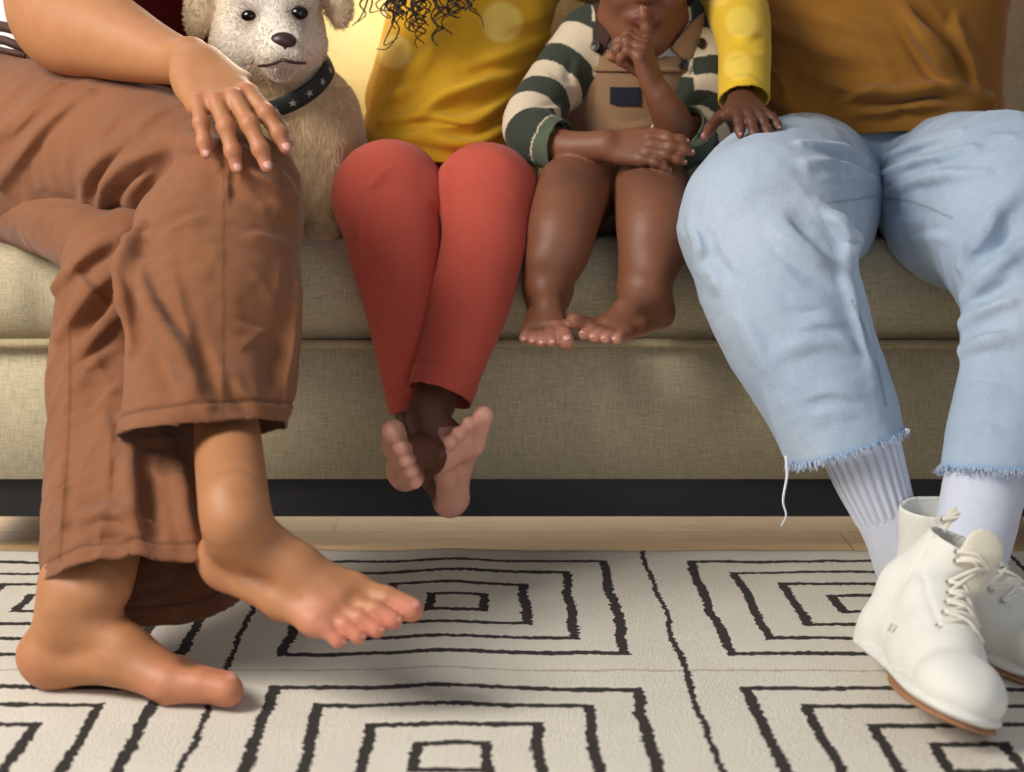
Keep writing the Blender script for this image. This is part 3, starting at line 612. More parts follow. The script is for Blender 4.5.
fg1, fi1 = foot(f1, (10, 18, 20, 22, 24), plump=1.0); fg2, fi2 = foot(f2, (4, 6, 8, 8, 8), plump=1.10, tk=1.22)
thin = lambda pts: [[*P(x, y, Y + .02), .034] for x, y, Y, r in pts]
leg1 = chain([*thin(thigh), *thin(shin[1:3]), [*P(222, 385, -.44), .030], [*P(227, 434, -.478), .0345], [*f1.p(.21, 0, .42), .034], [*f1.p(.21, 0, .30), .031]], 4)
leg2 = chain([*thin(thigh2), *thin(shin2[1:4]), [*P(114, 535, -.485), .032], [*P(100, 585, -.560), .032], [*f2.p(.26, 0, .40), .036], [*f2.p(.23, 0, .28), .033]], 4)
tors = chain([[*P(-50, 130, .24), .11], [*P(50, 100, .27), .085], [*P(120, 10, .28), .092], [*P(135, -120, .26), .115], [*P(140, -260, .25), .11]], 5, (unit([.3, .9, 0]), .8))
hc = P(150, -440, .20)
hdn, hdi = head(hc, (.6, -.75, -.1), (.1, 0, 1), .215)
neck = Cap(P(125, -300, .24), hc, .055, .05)
arm2 = limb([(200, -250, .30, 50), (260, -120, .42, 42), (300, -60, .42, 36)], 4)
body = Grp([(tors, 0), (neck, .04), (hdn, .02), (limb([(115, -250, .22, 50)] + [(62, -150, .12, 50)] + arm[1:], 10), .03), (arm2, .03), (hg, .012), (leg1, .02), (leg2, .0), (fg1, .012), (fg2, .012)], .02)
bv, bq_ = extract(body, .0025, 6); lap('woman body'); bv, bq_ = largest(bv, bq_)
spots = [(j, .012, (182, 108, 82), .40) for j in hi['joints']] + [(t, .012, (214, 140, 118), .5) for t in hi['tips']]
spots += [(t, .016, (222, 132, 112), .65) for t in fi1['tips'] + fi2['tips']]
spots += [(f1.p(.1, 0, .02), .03, (214, 150, 122), .5), (f2.p(.05, 0, .05), .035, (196, 120, 90), .5), (f1.p(.68, -.12, .05), .03, (214, 140, 115), .6), (f2.p(.7, .1, .05), .03, (205, 132, 106), .55), (f2.p(.88, .1, .05), .03, (205, 128, 104), .5)]
org = (-.6, .1, 0)
woman = mk('person', bv, bq_, SKIN, org=org, col=blend_col(bv, (174, 119, 79), spots))
tag(woman, 'seated person in rust brown trousers, legs crossed, hand on knee, at the left end', 'person')
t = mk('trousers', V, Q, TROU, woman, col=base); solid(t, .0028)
nails(hi, woman, NAILW, 1.0, 'fingernail'); nails(fi1, woman, plain('toenail', (205, 140, 122), .35), .8, 'toenail'); nails(fi2, woman, plain('toenail', (205, 140, 122), .35), .8, 'toenail')
# --- maroon top
top = Grp([chain([[*P(58, 100, .27), .092], [*P(96, 55, .28), .096], [*P(124, 0, .28), .108], [*P(138, -120, .26), .13], [*P(142, -250, .25), .125]], 5, (unit([.3, .9, 0]), .85)), (Ell(P(172, 20, .24), (.085, .085, .10)), .05), (limb([(128, -250, .22, 60), (64, -160, .12, 60), (60, -110, .08, 57)], 4), .03)], .03)
tv, tq = extract(top, .005, 2); tv = folds(tv, tq, [([(110, 10), (150, 30), (190, 40)], 8, .006), ([(130, -10), (180, 10), (230, 30)], 8, -.006)])
mk('blouse', tv, tq, cloth_mat('maroon jersey', (92, 22, 20), .12, 1200), woman)
# waist tie
b = MB(); r = .006
b.tube(spl([P(-30, 30, .10), P(-4, 26, .07), P(16, 30, .05), P(30, 36, .06)], 5), .007, 8); b.tube(spl([P(-30, 52, .07), P(-4, 40, .05), P(14, 44, .04), P(28, 50, .04)], 5), .006, 8); b.tube(spl([P(-20, 44, .06), P(2, 50, .03), P(16, 53, .02), P(26, 56, .02)], 5), .004, 8)
b.build('waist_tie', plain('dark brown cord', (70, 42, 32), .7), woman)
def hair_cap(name, info, Hh, mat, parent, curls=0, seed=1, length=.1, drop=()):
    fr = info['fr']; h = Grp([Ell(fr.p(-.08, 0, .17), np.array([.46, .39, .40]) * Hh, [fr.x, fr.m, fr.z]), Ell(fr.p(-.2, 0, -.08), np.array([.34, .37, .35]) * Hh, [fr.x, fr.m, fr.z])], .02, sub=[(Ell(fr.p(.42, 0, -.1), np.array([.3, .34, .42]) * Hh, [fr.x, fr.m, fr.z]), .02)])
    v, q = extract(h, .006, 2); n = normals(v, q); v = v + n * (.008 * np.abs(vnoise(v, 60, seed)))[:, None]; return mk(name, v, q, mat, parent)
HAIRD = plain('dark brown hair', (38, 24, 18), .55)
hair_cap('hair', hdi, .215, HAIRD, woman)
# ================================================================== dog
DZ = .085
def dE(px, py, Y, rx, ry, rz): 
    p = P(px, py, Y); k = S(p); return Ell(p, (rx * k, ry * k, rz * k))
dhead = Grp([dE(268, 2, DZ, 50, 50, 46), (dE(268, 42, DZ - .015, 57, 38, 36), .03), (Cap(P(274, 30, DZ - .05), P(281, 50, DZ - .105), 27 * S(P(274, 30, DZ)), 21 * S(P(281, 50, DZ))), .025),
  (Cap(P(278, 62, DZ - .05), P(281, 66, DZ - .085), 17 * S(P(274, 30, DZ)), 14 * S(P(281, 50, DZ))), .012), (dE(252, -4, DZ - .045, 20, 16, 12), .02), (dE(298, -6, DZ - .045, 20, 16, 12), .02)], .02,
  sub=[(dE(250, 16, DZ - .078, 9, 9, 7), .008), (dE(299, 13, DZ - .078, 9, 9, 7), .008), (Cap(P(262, 66, DZ - .12), P(283, 63, DZ - .135), .0035, .004), .004), (Cap(P(283, 63, DZ - .135), P(304, 63, DZ - .115), .004, .003), .004)])
dears = Grp([limb([(222, -22, DZ + .02, 14), (206, -2, DZ - .005, 17), (199, 20, DZ - .01, 14), (198, 32, DZ - .01, 8)], 4), (limb([(318, -24, DZ + .02, 14), (333, -6, DZ - .005, 15), (339, 12, DZ - .01, 13), (340, 24, DZ - .01, 7)], 4), 0)], .001)
dbody = Grp([limb([(272, 30, DZ + .02, 42), (285, 84, DZ + .025, 41), (302, 135, DZ + .05, 50), (312, 180, DZ + .08, 47)], 5), (limb([(302, 120, DZ + .06, 52), (312, 170, DZ + .13, 55), (322, 215, DZ + .19, 40)], 4), .04),
  (limb([(322, 150, DZ + .01, 28), (325, 195, DZ, 19), (324, 225, DZ - .005, 15), (322, 236, DZ - .02, 15)], 4), .03), (limb([(276, 150, DZ + .01, 28), (280, 195, DZ, 19), (284, 225, DZ - .005, 15), (284, 236, DZ - .02, 15)], 4), .03),
  (dE(322, 240, DZ - .03, 15, 22, 9), .01), (dE(284, 240, DZ - .03, 15, 22, 9), .01), (limb([(345, 225, DZ + .17, 26), (360, 232, DZ + .05, 18)], 3), .03), (limb([(320, 225, DZ + .24, 16), (380, 235, DZ + .26, 12), (410, 236, DZ + .22, 10)], 4), .02)], .03)
dv, dq = extract(Grp([(dbody, 0), (dhead, .03), (dears, .008)], .01), .0032, 3); dv, dq = largest(dv, dq); dn = normals(dv, dq)
dv = dv + dn * (.002 * vnoise(dv * np.array([1, 1, .5]), 55, 3))[:, None]; px = pix(dv)
white, cream, tan = (238, 229, 216), (214, 188, 150), (186, 146, 104)
def dogcol(V):
    C = np.tile(np.array(lin(cream)), (len(V), 1)); K = S(P(270, 30, DZ))
    for c, r, rgb, st in [(P(280, 45, DZ - .1), 42, white, 1), (P(265, 0, DZ - .06), 50, white, .95), (P(235, 40, DZ - .05), 26, white, .8), (P(308, 42, DZ - .05), 24, white, .6),
      (P(272, 84, DZ - .03), 26, tan, .75), (P(300, 130, DZ - .02), 40, (205, 172, 130), .6), (P(199, 24, DZ), 18, (205, 170, 120), .8), (P(338, 12, DZ), 18, (215, 184, 134), .8), (P(324, 215, DZ), 40, (186, 158, 112), .8),
      (P(250, 17, DZ - .075), 15, (104, 72, 54), .9), (P(299, 14, DZ - .075), 15, (110, 76, 58), .85), (P(282, 63, DZ - .11), 13, (120, 84, 70), .55), (P(282, 70, DZ - .10), 9, (196, 150, 138), .5), (P(345, 120, DZ + .08), 26, (246, 236, 226), .8)]:  # last spot puts the rim light on the right flank into the coat colour
        w = (st * np.exp(-((V - c) ** 2).sum(1) / (r * K) ** 2))[:, None]; C = C * (1 - w) + w * np.array(lin(rgb))
    return C
FUR = NT('cream dog fur'); FUR.put(FUR.b.inputs['Specular IOR Level'], .15); FUR.put(FUR.b.inputs['Sheen Weight'], .1)
nz_ = FUR.noise(FUR.mapv(FUR.coord(), (1, 1, .3)), 320, 3, .6); vv = FUR.math('MULTIPLY_ADD', nz_, .7, .68); FUR.bump(nz_, .003, .5)
FUR = FUR.done(FUR.mix(1.0, FUR.attr(), FUR.n('ShaderNodeCombineColor', {'Red': vv, 'Green': vv, 'Blue': vv}).outputs[0], 'MULTIPLY'), .9)
dog = mk('dog', dv, dq, FUR, org=P(305, 242, DZ + .05), col=dogcol(dv)); tag(dog, 'small cream dog sitting on the sofa, dark collar round its neck', 'dog')
# fur strands
a_, b_, c_ = dv[dq[:, 0]], dv[dq[:, 1]], dv[dq[:, 3]]; ar = np.linalg.norm(np.cross(b_ - a_, c_ - a_), axis=1); vd = VIEW - dv; front = (dn * vd).sum(1)[dq[:, 0]] > -.25 * 2.4
pr = ar * front; pr /= pr.sum(); nS = 30000; fi_ = rng.choice(len(dq), nS, p=pr); u1, u2 = rng.random((2, nS, 1)); pts = a_[fi_] + (b_ - a_)[fi_] * u1 + (c_ - a_)[fi_] * u2; nn = dn[dq[fi_, 0]]
K = S(P(270, 30, DZ)); muz = P(281, 46, DZ - .09); dm = np.linalg.norm(pts - muz, axis=1) / K; face = pix(pts)[:, 1] < 85
ln = np.where(face, np.clip(.0022 + .00009 * dm, .002, .0065), .009)[:, None] * rng.uniform(.6, 1.25, (nS, 1)); eyes = np.minimum(np.linalg.norm(pts - P(250, 16, DZ - .075), axis=1), np.linalg.norm(pts - P(299, 13, DZ - .075), axis=1)) / K; axc = unit([-.38, -.48, .8]); relc = pts - P(287, 82, DZ + .015); keep = ((np.abs(relc @ axc) > .015) | (np.linalg.norm(relc, axis=1) > 62 * K)) & (eyes > 9) & (np.linalg.norm(pts - P(283, 42, DZ - .12), axis=1) / K > 14) & (np.abs(pix(pts)[:, 1] - 64) + .2 * np.abs(pix(pts)[:, 0] - 282) > 5)
flow = np.where(face[:, None], (pts - muz) / (np.linalg.norm(pts - muz, axis=1, keepdims=True) + 1e-6) * .9, np.array([0, 0, -1.0])) + rng.normal(0, .15, (nS, 3)); flow -= nn * (flow * nn).sum(1, keepdims=True)
d1 = nn * .55 + flow; d1 /= np.linalg.norm(d1, axis=1, keepdims=True); d2 = nn * .2 + flow + np.array([0, 0, -.25]); d2 /= np.linalg.norm(d2, axis=1, keepdims=True)
sd_ = np.cross(d1, VIEW - pts); sd_ /= np.linalg.norm(sd_, axis=1, keepdims=True); w_ = .0005
p0, p1, p2 = pts - nn * .001, pts + d1 * ln * .55, pts + d1 * ln * .55 + d2 * ln * .5; ix = np.nonzero(keep)[0]; sh = rng.uniform(.82, 1.12, (nS, 1)); fc = dogcol(pts) * sh
FV = np.stack([p0 - sd_ * w_, p0 + sd_ * w_, p1 + sd_ * w_ * .8, p1 - sd_ * w_ * .8, p2 + sd_ * w_ * .15, p2 - sd_ * w_ * .15], 1)[ix]; n6 = np.arange(len(ix))[:, None] * 6
FQ = np.concatenate([n6 + np.array([[0, 1, 2, 3]]), n6 + np.array([[3, 2, 4, 5]])]); mk('fur', FV.reshape(-1, 3), FQ, FUR, dog, col=np.repeat(fc[ix], 6, 0)); lap('dog')
EYE = plain('dark wet eye', (16, 10, 8), .08, .02); b = MB(); 
for ex, ey in ((250, 16), (299, 13)): MB().ball(P(ex, ey, DZ - .0640), (.0118, .0095, .0090), n=14).build('eye', EYE, dog)
nb = MB(); nb.ball(P(283, 41, DZ - .122), np.array([13, 9, 8.5]) * K, n=14); nb.ball(P(283, 47, DZ - .122), np.array([7, 7, 8]) * K, n=10); nb.build('nose', plain('dark brown nose', (60, 38, 34), .4, .15, 300), dog)
MB().tube(spl(np.array([P(x, y, DZ - Y) for x, y, Y in [(259, 66, .099), (267, 65, .113), (275, 63, .125), (283, 60, .129), (291, 62, .126), (299, 63, .113), (305, 63, .096)]]), 5), .0022, 6).build('mouth', plain('dark lip', (66, 42, 38), .5), dog)
# collar
cc = P(287, 82, DZ + .015); ax = unit([-.38, -.48, .8]); u = unit(np.cross(ax, [0, 1, 0.])); v_ = np.cross(ax, u); cv = []; R0_ = 46 * K
def collar_pt(t, rr, h): return cc + (u * math.cos(t) * 1.02 + v_ * math.sin(t)) * (R0_ + rr) + ax * h
NCOL = 72; prof_c = [(0, -.013), (.0028, -.011), (.0032, 0), (.0028, .011), (0, .013), (-.002, 0)]
for i in range(NCOL):
    for rr, h in prof_c: cv.append(collar_pt(2 * math.pi * i / NCOL, rr, h))
m6 = len(prof_c); collar = mk('collar', np.array(cv), [(i * m6 + j, ((i + 1) % NCOL) * m6 + j, ((i + 1) % NCOL) * m6 + (j + 1) % m6, i * m6 + (j + 1) % m6) for i in range(NCOL) for j in range(m6)], plain('dark green webbing', (30, 40, 38), .7), dog)
STAR = plain('pale grey print', (168, 170, 160), .7)
for i in range(16):
    t0 = 2 * math.pi * i / 16; c0 = collar_pt(t0, .0038, 0); er = unit(c0 - cc); et = unit(np.cross(ax, er)); V_ = [c0 + er * .0004] + [c0 + (et * math.cos(a) + ax * math.sin(a)) * (.0062 if k % 2 == 0 else .0022) for k, a in enumerate(np.linspace(0, 2 * math.pi, 11)[:-1] + .3 * i)]
    mk('star_mark', np.array(V_), [(0, 1 + k, 1 + (k + 1) % 10) for k in range(10)], STAR, collar, smooth=False)
# ================================================================== girl in yellow
YEL = cloth_mat('mustard yellow jersey', None, .10, 1300, .0004, .1, vcol=True); COR = cloth_mat('coral ribbed leggings', (186, 82, 66), .12, 1500, .0004, .08)
gt = [(478, 178, .26, 40), (482, 187, .12, 44), (486, 197, .0, 47)]; gs = [(486, 196, -.005, 49), (483, 245, -.065, 43), (470, 300, -.11, 41), (456, 345, -.145, 36), (443, 385, -.17, 33), (436, 408, -.18, 31)]
gt2 = [(405, 178, .26, 40), (396, 187, .12, 45), (389, 197, .0, 50)]; gs2 = [(388, 196, -.005, 52), (394, 245, -.06, 47), (401, 300, -.095, 38), (407, 350, -.115, 32), (413, 395, -.125, 27), (420, 420, -.13, 26)]
def leg_mesh(a, b, cut, n, extra=()):
    v, q = extract(Grp([limb(a, 5), (limb(b, 5), .03), *extra], .02), .0026, 3); n = unit(n); s = np.where(np.linalg.norm(v - cut, axis=1) < .12, (v - cut) @ n, -1); v, q, _ = clip(v, q, s, n); return v, q, n
pel = (Ell(P(441, 180, .25), (.11, .10, .060)), .03)
cA = P(438, 396, -.17); v1, q1, nA = leg_mesh(gt, gs, cA, (-.32, -.42, -.85), [pel]); cB = P(408, 410, -.126); v2, q2, nB = leg_mesh(gt2, gs2, cB, (.22, -.15, -.95), [pel])
v1 = folds(v1, q1, [([(470, 158), (495, 152), (525, 172)], 5, .002), ([(440, 150), (446, 175), (450, 205)], 6, .004), ([(440, 170), (442, 200), (440, 240)], 5, .003), ([(528, 200), (526, 240), (518, 280)], 6, .003)])
v2 = folds(v2, q2, [([(365, 215), (362, 200), (380, 175), (400, 165)], 4, .005), ([(425, 160), (436, 180), (440, 230)], 6, .005), ([(430, 200), (438, 215), (440, 226)], 3, -.003), ([(362, 205), (360, 240), (366, 270)], 5, .004)])
for v, q, c, n in ((v1, q1, cA, nA), (v2, q2, cB, nB)):
    sd = -(v - c) @ n; m = np.linalg.norm(v - c, axis=1) < .12; N = normals(v, q); v += N * np.where(m, .0012 * (sd < .026) - .0012 * np.exp(-((sd - .028) / .0025) ** 2), 0)[:, None]
lv, lq = join((v1, q1), (v2, q2))
# feet
fL = Frame((0, 0, 0), (.08, -.92, .38), m=(-.55, .10, .83), side=-1, L=.178)
if fL.z[0] < 0: fL = Frame((0, 0, 0), fL.x, m=fL.m, side=1, L=.178)
fL.o = P(403, 457, -.32) - fL.v(.78, 0, .06) * fL.L
fR = Frame((0, 0, 0), (.09, -.56, .82), m=(.80, .15, .45), side=1, L=.165)
if fR.z[1] < 0: fR = Frame((0, 0, 0), fR.x, m=fR.m, side=-1, L=.165)
fR.o = P(456, 521, -.16)
gL, iL = foot(fL, (0, 12, 14, 14, 14), splay=6, plump=1.05, tk=1.35); gR, iR = foot(fR, (0, 14, 18, 20, 22), splay=10, plump=1.08, tk=1.35)
aL = chain([*[[*P(x, y, Y), .024] for x, y, Y, r in gt], *[[*P(x, y, Y), .026] for x, y, Y, r in gs[:4]], [*P(437, 396, -.172), .0265], [*P(428, 418, -.20), .026], [*fL.p(.22, 0, .40), .025], [*fL.p(.2, 0, .28), .024]], 4)
aR = chain([*[[*P(x, y, Y), .024] for x, y, Y, r in gt2], *[[*P(x, y, Y), .024] for x, y, Y, r in gs2[:4]], [*P(414, 412, -.126), .024], [*P(428, 440, -.12), .024], [*fR.p(.22, 0, .42), .024], [*fR.p(.2, 0, .28), .024]], 4)
gh = Frame(P(742, 98, -.055), unit(P(768, 141, -.21) - P(742, 98, -.055)), z=(0, -.55, .83), side=-1, L=.128)
ghg, ghi = hand(gh, [(14, 16, 8), (16, 18, 10), (14, 18, 10), (12, 16, 8)], (6, 0, -7, -16), (48, 18, 10, 8), 1.0, 1.0, 10)
garm = [(545, -50, .30, 34), (640, -22, .36, 30), (700, -12, .28, 29), (734, 6, .16, 27), (744, 45, .055, 22), (743, 80, -.025, 17), (742, 98, -.055, 15)]
garm2 = [(440, -50, .30, 32), (424, 10, .32, 28), (396, 95, .31, 24), (352, 140, .42, 20), (310, 150, .45, 17)]
ghc = P(470, -135, .25); ghd, ghdi = head(ghc, (.1, -1, -.25), (0, -.2, 1), .195)
gt_b = chain([[*P(440, 165, .26), .085], [*P(455, 60, .26), .088], [*P(480, -40, .28), .090]], 5, ((0, 1, 0), .75))
gb = Grp([(gt_b, 0), (Cap(P(480, -50, .28), ghc, .042, .038), .03), (ghd, .015), (limb(garm, 5, dr=-.006), .02), (limb(garm2, 5, dr=-.006), .02), (ghg, .008), (Grp([Grp([aL, (gL, .01)], .01), (Grp([aR, (gR, .01)], .01), 0)], .001), .01)], .02)
gv_, gq = extract(gb, .0022, 4); gv_, gq = largest(gv_, gq); lap('girl body')
C = blend_col(gv_, (96, 58, 40), [(t, .010, (140, 90, 70), .6) for t in ghi['tips']] + [(t, .008, (84, 50, 36), .5) for t in ghi['joints']])
PALE = (236, 172, 148); C0 = C.copy(); ra = np.vstack([rows_px([(436, 385, -.17, 30), (430, 412, -.195, 28)]), [[*fL.p(.3, 0, .3), .028], [*fL.p(.8, 0, .12), .03]]]); rb = np.array([[*fR.p(.08, 0, .08), .026], [*fR.p(.5, 0, .06), .030], [*fR.p(.98, 0, .05), .036]]); near = axis_ratio(gv_, ra) < axis_ratio(gv_, rb); CR = sole(gv_, C, fR, PALE, .05, .15); C = np.where(near[:, None], C0, CR); C = sole(gv_, C, fL, PALE, .04, .13)
girl = mk('person', gv_, gq, SKIN, org=P(441, 200, .25) * np.array([1, 1, 0]) + np.array([0, 0, ZT]), col=C); tag(girl, 'seated child in yellow top and coral leggings, ankles crossed, arm round the toddler', 'person')
mk('leggings', lv, lq, COR, girl); solid(girl.children[-1], .002)
nails(ghi, girl, plain('bare nail', (176, 126, 110), .35), .85, 'fingernail')
# shirt
sh_t = [(437, 190, .215, 78), (437, 165, .22, 80), (445, 110, .24, 76), (463, 50, .26, 76), (482, -20, .28, 78), (488, -60, .29, 60)]
shirt = Grp([limb(sh_t, 5, ((0, 1, 0), .82)), (limb([(540, -52, .30, 42)] + [(a, b, c, r + 5) for a, b, c, r in garm[1:4]] + [(744, 45, .055, 27), (744, 82, -.02, 26), (744, 120, -.07, 26)], 5), .03), (limb([(a, b, c, r + 7) for a, b, c, r in garm2], 5), .03)], .03)
cs_, _ = extract(shirt, .007, 2); shirt = Grp([(shirt, 0)] + [(r_, .012) for r_ in rolls(cs_, [([(532, 62), (484, 88), (440, 104), (402, 130)], 8), ([(520, 92), (474, 112), (428, 120), (384, 122)], 7), ([(508, 128), (470, 142), (420, 138), (378, 142)], 7), ([(452, 30), (424, 58), (402, 96)], 8), ([(548, 34), (508, 56), (470, 66)], 7)])], .01); sv, sq = extract(shirt, .003, 2)
cW = P(744, 100, -.045); nW = unit((.0, -.55, -.83)); s = np.where(np.linalg.norm(sv - cW, axis=1) < .075, (sv - cW) @ nW, -1); sv, sq, _ = clip(sv, sq, s, nW)
cH = P(437, 161, .12); nH = unit((.0, -.25, -.97)); s = np.where((np.abs(sv[:, 0] - cH[0]) < .15), (sv - cH) @ nH, -1); sv, sq, _ = clip(sv, sq, s, nH)
A = .012
sv = folds(sv, sq, [([(520, 70), (480, 85), (440, 100), (405, 128)], 6, A), ([(515, 90), (470, 110), (430, 112)], 5, -A * .9), ([(510, 105), (470, 125), (425, 128), (390, 122)], 6, A), ([(375, 140), (420, 135), (470, 143), (505, 132)], 5, A * .9), ([(378, 128), (430, 122), (480, 132)], 4, -A * .7), ([(400, 95), (420, 60), (450, 35)], 9, A * .8),
   ([(535, 40), (505, 55), (470, 62)], 7, A * .7), ([(500, 65), (470, 80), (440, 90)], 5, -A * .6), ([(380, 105), (400, 92), (425, 90)], 6, A * .7), ([(410, 20), (405, 60), (390, 90)], 8, A * .7), ([(560, 5), (530, 20), (490, 30)], 7, A * .6), ([(765, 30), (745, 38), (725, 34)], 4, A * .35), ([(768, 50), (745, 52), (722, 60)], 4, -A * .3), ([(720, 85), (745, 78), (768, 86)], 4, A * .3)])
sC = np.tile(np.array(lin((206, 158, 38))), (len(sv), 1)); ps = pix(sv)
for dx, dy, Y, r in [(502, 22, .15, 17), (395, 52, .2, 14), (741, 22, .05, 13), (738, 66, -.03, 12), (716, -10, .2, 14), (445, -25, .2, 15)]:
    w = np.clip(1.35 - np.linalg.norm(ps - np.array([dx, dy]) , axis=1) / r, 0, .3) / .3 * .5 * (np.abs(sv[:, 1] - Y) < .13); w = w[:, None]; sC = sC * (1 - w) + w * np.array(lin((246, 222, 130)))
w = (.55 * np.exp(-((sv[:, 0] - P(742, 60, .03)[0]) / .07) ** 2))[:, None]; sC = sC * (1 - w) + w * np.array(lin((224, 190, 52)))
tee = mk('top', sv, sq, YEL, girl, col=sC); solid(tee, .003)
hair = hair_cap('hair', ghdi, .195, HAIRD, girl)
b = MB(); rr = np.random.default_rng(11)
for i in range(46):
    x0 = rr.uniform(385, 468); yend = 8 + 36 * math.exp(-((x0 - 427) / 26) ** 2) * rr.uniform(.35, 1.1); x1 = x0 + rr.normal(0, 6); Y0 = rr.uniform(.08, .15); amp = rr.uniform(3, 7.5); ph = rr.uniform(0, 6.3); turns = rr.uniform(2.2, 4.0); n = 46; pts = []
    for k in range(n):
        t = k / (n - 1); y = -70 + (yend + 70) * t; a = ph + turns * 6.283 * t * (.6 + .6 * t); p = P(x0 + (x1 - x0) * t, y, Y0); g = S(p) * amp * min(1, .4 + t); pts.append(p + np.array([math.cos(a) * g, math.sin(a) * g, .4 * math.sin(a * 1.0) * g]))
    b.tube(pts, np.linspace(.0020, .0009, n), 5)
for pts in ([(372, -20), (366, 5), (360, 18), (352, 26)], [(362, -20), (372, 0), (370, 12), (381, 10)], [(385, -20), (396, 8), (392, 25), (384, 45), (398, 38)], [(375, -10), (360, 3), (366, 14), (358, 22)], [(470, -20), (468, 6), (480, 16), (484, 28)], [(398, -10), (393, 15), (399, 30), (388, 48), (376, 49)]):
    q = spl(np.array([P(x, y, .13) for x, y in pts]), 8); b.tube(q, np.linspace(.0016, .0006, len(q)), 5)
b.build('curl', HAIRD, hair); lap('girl')
# ================================================================== toddler
tA = [(598, 180, .22, 46), (585, 186, .10, 42), (574, 190, .0, 38)]; cA_ = [(574, 191, -.005, 38), (563, 225, -.06, 35), (558, 250, -.08, 32), (551, 275, -.084, 25), (549, 288, -.082, 25)]
tB = [(636, 180, .22, 46), (645, 186, .10, 42), (651, 190, .0, 38)]; cB_ = [(651, 191, -.005, 38), (654, 225, -.06, 38), (652, 250, -.08, 34), (645, 275, -.09, 27), (642, 290, -.092, 26)]
kA = Frame((0, 0, 0), (-.02, -.97, -.20), m=(1, 0, .02), side=1, L=.150)
if kA.z[2] < 0: kA = Frame((0, 0, 0), kA.x, m=kA.m, side=-1, L=.128)
kA.o = P(547, 338, -.178) - kA.v(.85, 0, .05) * kA.L
kB = Frame((0, 0, 0), (-.74, -.66, -.06), m=(-.74, .66, .06), side=-1, L=.150)
if kB.z[2] < 0: kB = Frame((0, 0, 0), kB.x, m=kB.m, side=1, L=.130)
kB.o = P(602, 334, -.165) - kB.v(.8, -.02, .05) * kB.L
gA, iA = foot(kA, (10, 22, 24, 24, 24), splay=7, plump=1.08, sep=1.08, tk=1.12); gB, iB = foot(kB, (-6, 16, 20, 20, 20), splay=5, plump=1.08, bigup=16, tk=1.12)
tod_t = [(618, 185, .22, 72), (632, 120, .20, 70), (644, 60, .19, 66), (650, 20, .20, 52)]
armR = [(592, 38, .18, 27), (552, 88, .13, 23), (530, 128, .06, 22), (560, 146, .015, 20), (590, 147, -.012, 18), (606, 145, -.022, 17)]
armL = [(702, 42, .18, 30), (708, 100, .13, 27), (692, 146, .06, 25), (677, 130, .03, 23), (668, 112, .01, 20), (659, 96, .0, 17)]
hR = Frame(P(602, 145, -.022), unit(P(668, 150, -.050) - P(602, 145, -.022)), z=(.05, -.80, .50), side=1, L=.120)
if hR.m[2] < 0: hR = Frame(hR.o, hR.x, z=(.05, -.80, .50), side=-1, L=.106)
hgR, hiR = hand(hR, [(8, 14, 8), (10, 16, 8), (12, 18, 10), (14, 20, 10)], (4, 0, -4, -9), (16, -4, 10, 8), 1.15, 1.0, 6)
hLx = unit(P(641, 44, -.005) - P(659, 98, .0)); hL = Frame(P(659, 96, .0), hLx, z=(.86, -.42, .25), side=-1, L=.124)
if hL.m[1] < 0: pass
hgL, hiL = hand(hL, [(-14, 4, 2), (46, 60, 35), (50, 62, 35), (54, 64, 35)], (-4, 0, -3, -6), (22, 40, 30, 25), 1.12, 1.02, 0)
HH = .205; lipP = P(646, 19, .075); tmp = Frame((0, 0, 0), (-.03, -1, -.12), z=(0, -.12, 1), L=HH); hcT = lipP - tmp.v(.385, 0, -.24) * HH
hdT, hdTi = head(hcT, (-.03, -1, -.12), (0, -.12, 1), HH)
legA = Grp([limb(tA + cA_[1:], 5), (gA, .02)], .01); legB = Grp([limb(tB + cB_[1:], 5), (gB, .02)], .01)
upper = Grp([(limb(tod_t, 5, ((0, 1, 0), .8), dr=-.012), 0), (Cap(P(650, 30, .19), hcT - np.array([0, -.015, .03]), .040, .042), .025), (hdT, .012), (limb(armR, 5, dr=-.003), .015), (limb(armL, 5, dr=-.003), .015), (hgR, .006), (hgL, .006)], .01)
tb = Grp([(upper, 0), (Grp([legA, legB], .002), .003)], .003)
tv_, tq_ = extract(tb, .002, 2); tv_, tq_ = largest(tv_, tq_); lap('toddler')
kn = [(P(574, 178, -.05), .032, (74, 44, 32), .55), (P(651, 178, -.05), .032, (74, 44, 32), .55)]
C = blend_col(tv_, (124, 78, 54), kn + [(t, .007, (226, 158, 136), .8) for t in iA['tips'] + iB['tips']] + [(t, .008, (164, 104, 80), .6) for t in hiR['tips'] + hiL['tips']] + [(t, .007, (98, 58, 42), .4) for t in hiR['joints'] + hiL['joints']] + [(t, .010, (112, 54, 48), .75) for t in hdTi['lips']])
C = sole(tv_, C, kA, (205, 140, 116), .0, .05, .6); C = sole(tv_, C, kB, (205, 140, 116), .0, .05, .6)
toddler = mk('person', tv_, tq_, SKIN, org=P(618, 200, .2) * np.array([1, 1, 0]) + np.array([0, 0, ZT]), col=C); tag(toddler, 'barefoot toddler in tan dungarees and striped shirt, one finger at the lips', 'person')
TN = plain('pink toenail', (226, 170, 152), .35); nails(iA, toddler, TN, .85, 'toenail'); nails(iB, toddler, TN, .85, 'toenail', (1, 2, 3, 4)); nails(hiR, toddler, TN, .7, 'fingernail', (0, 1, 2, 3)); nails(hiL, toddler, TN, .7, 'fingernail', (0,))
for e in hdTi['eyes']: MB().ball(e, .0115, n=12).build('eye', plain('dark brown eye', (30, 18, 14), .1), toddler)
hair_cap('hair', hdTi, HH, HAIRD, toddler)
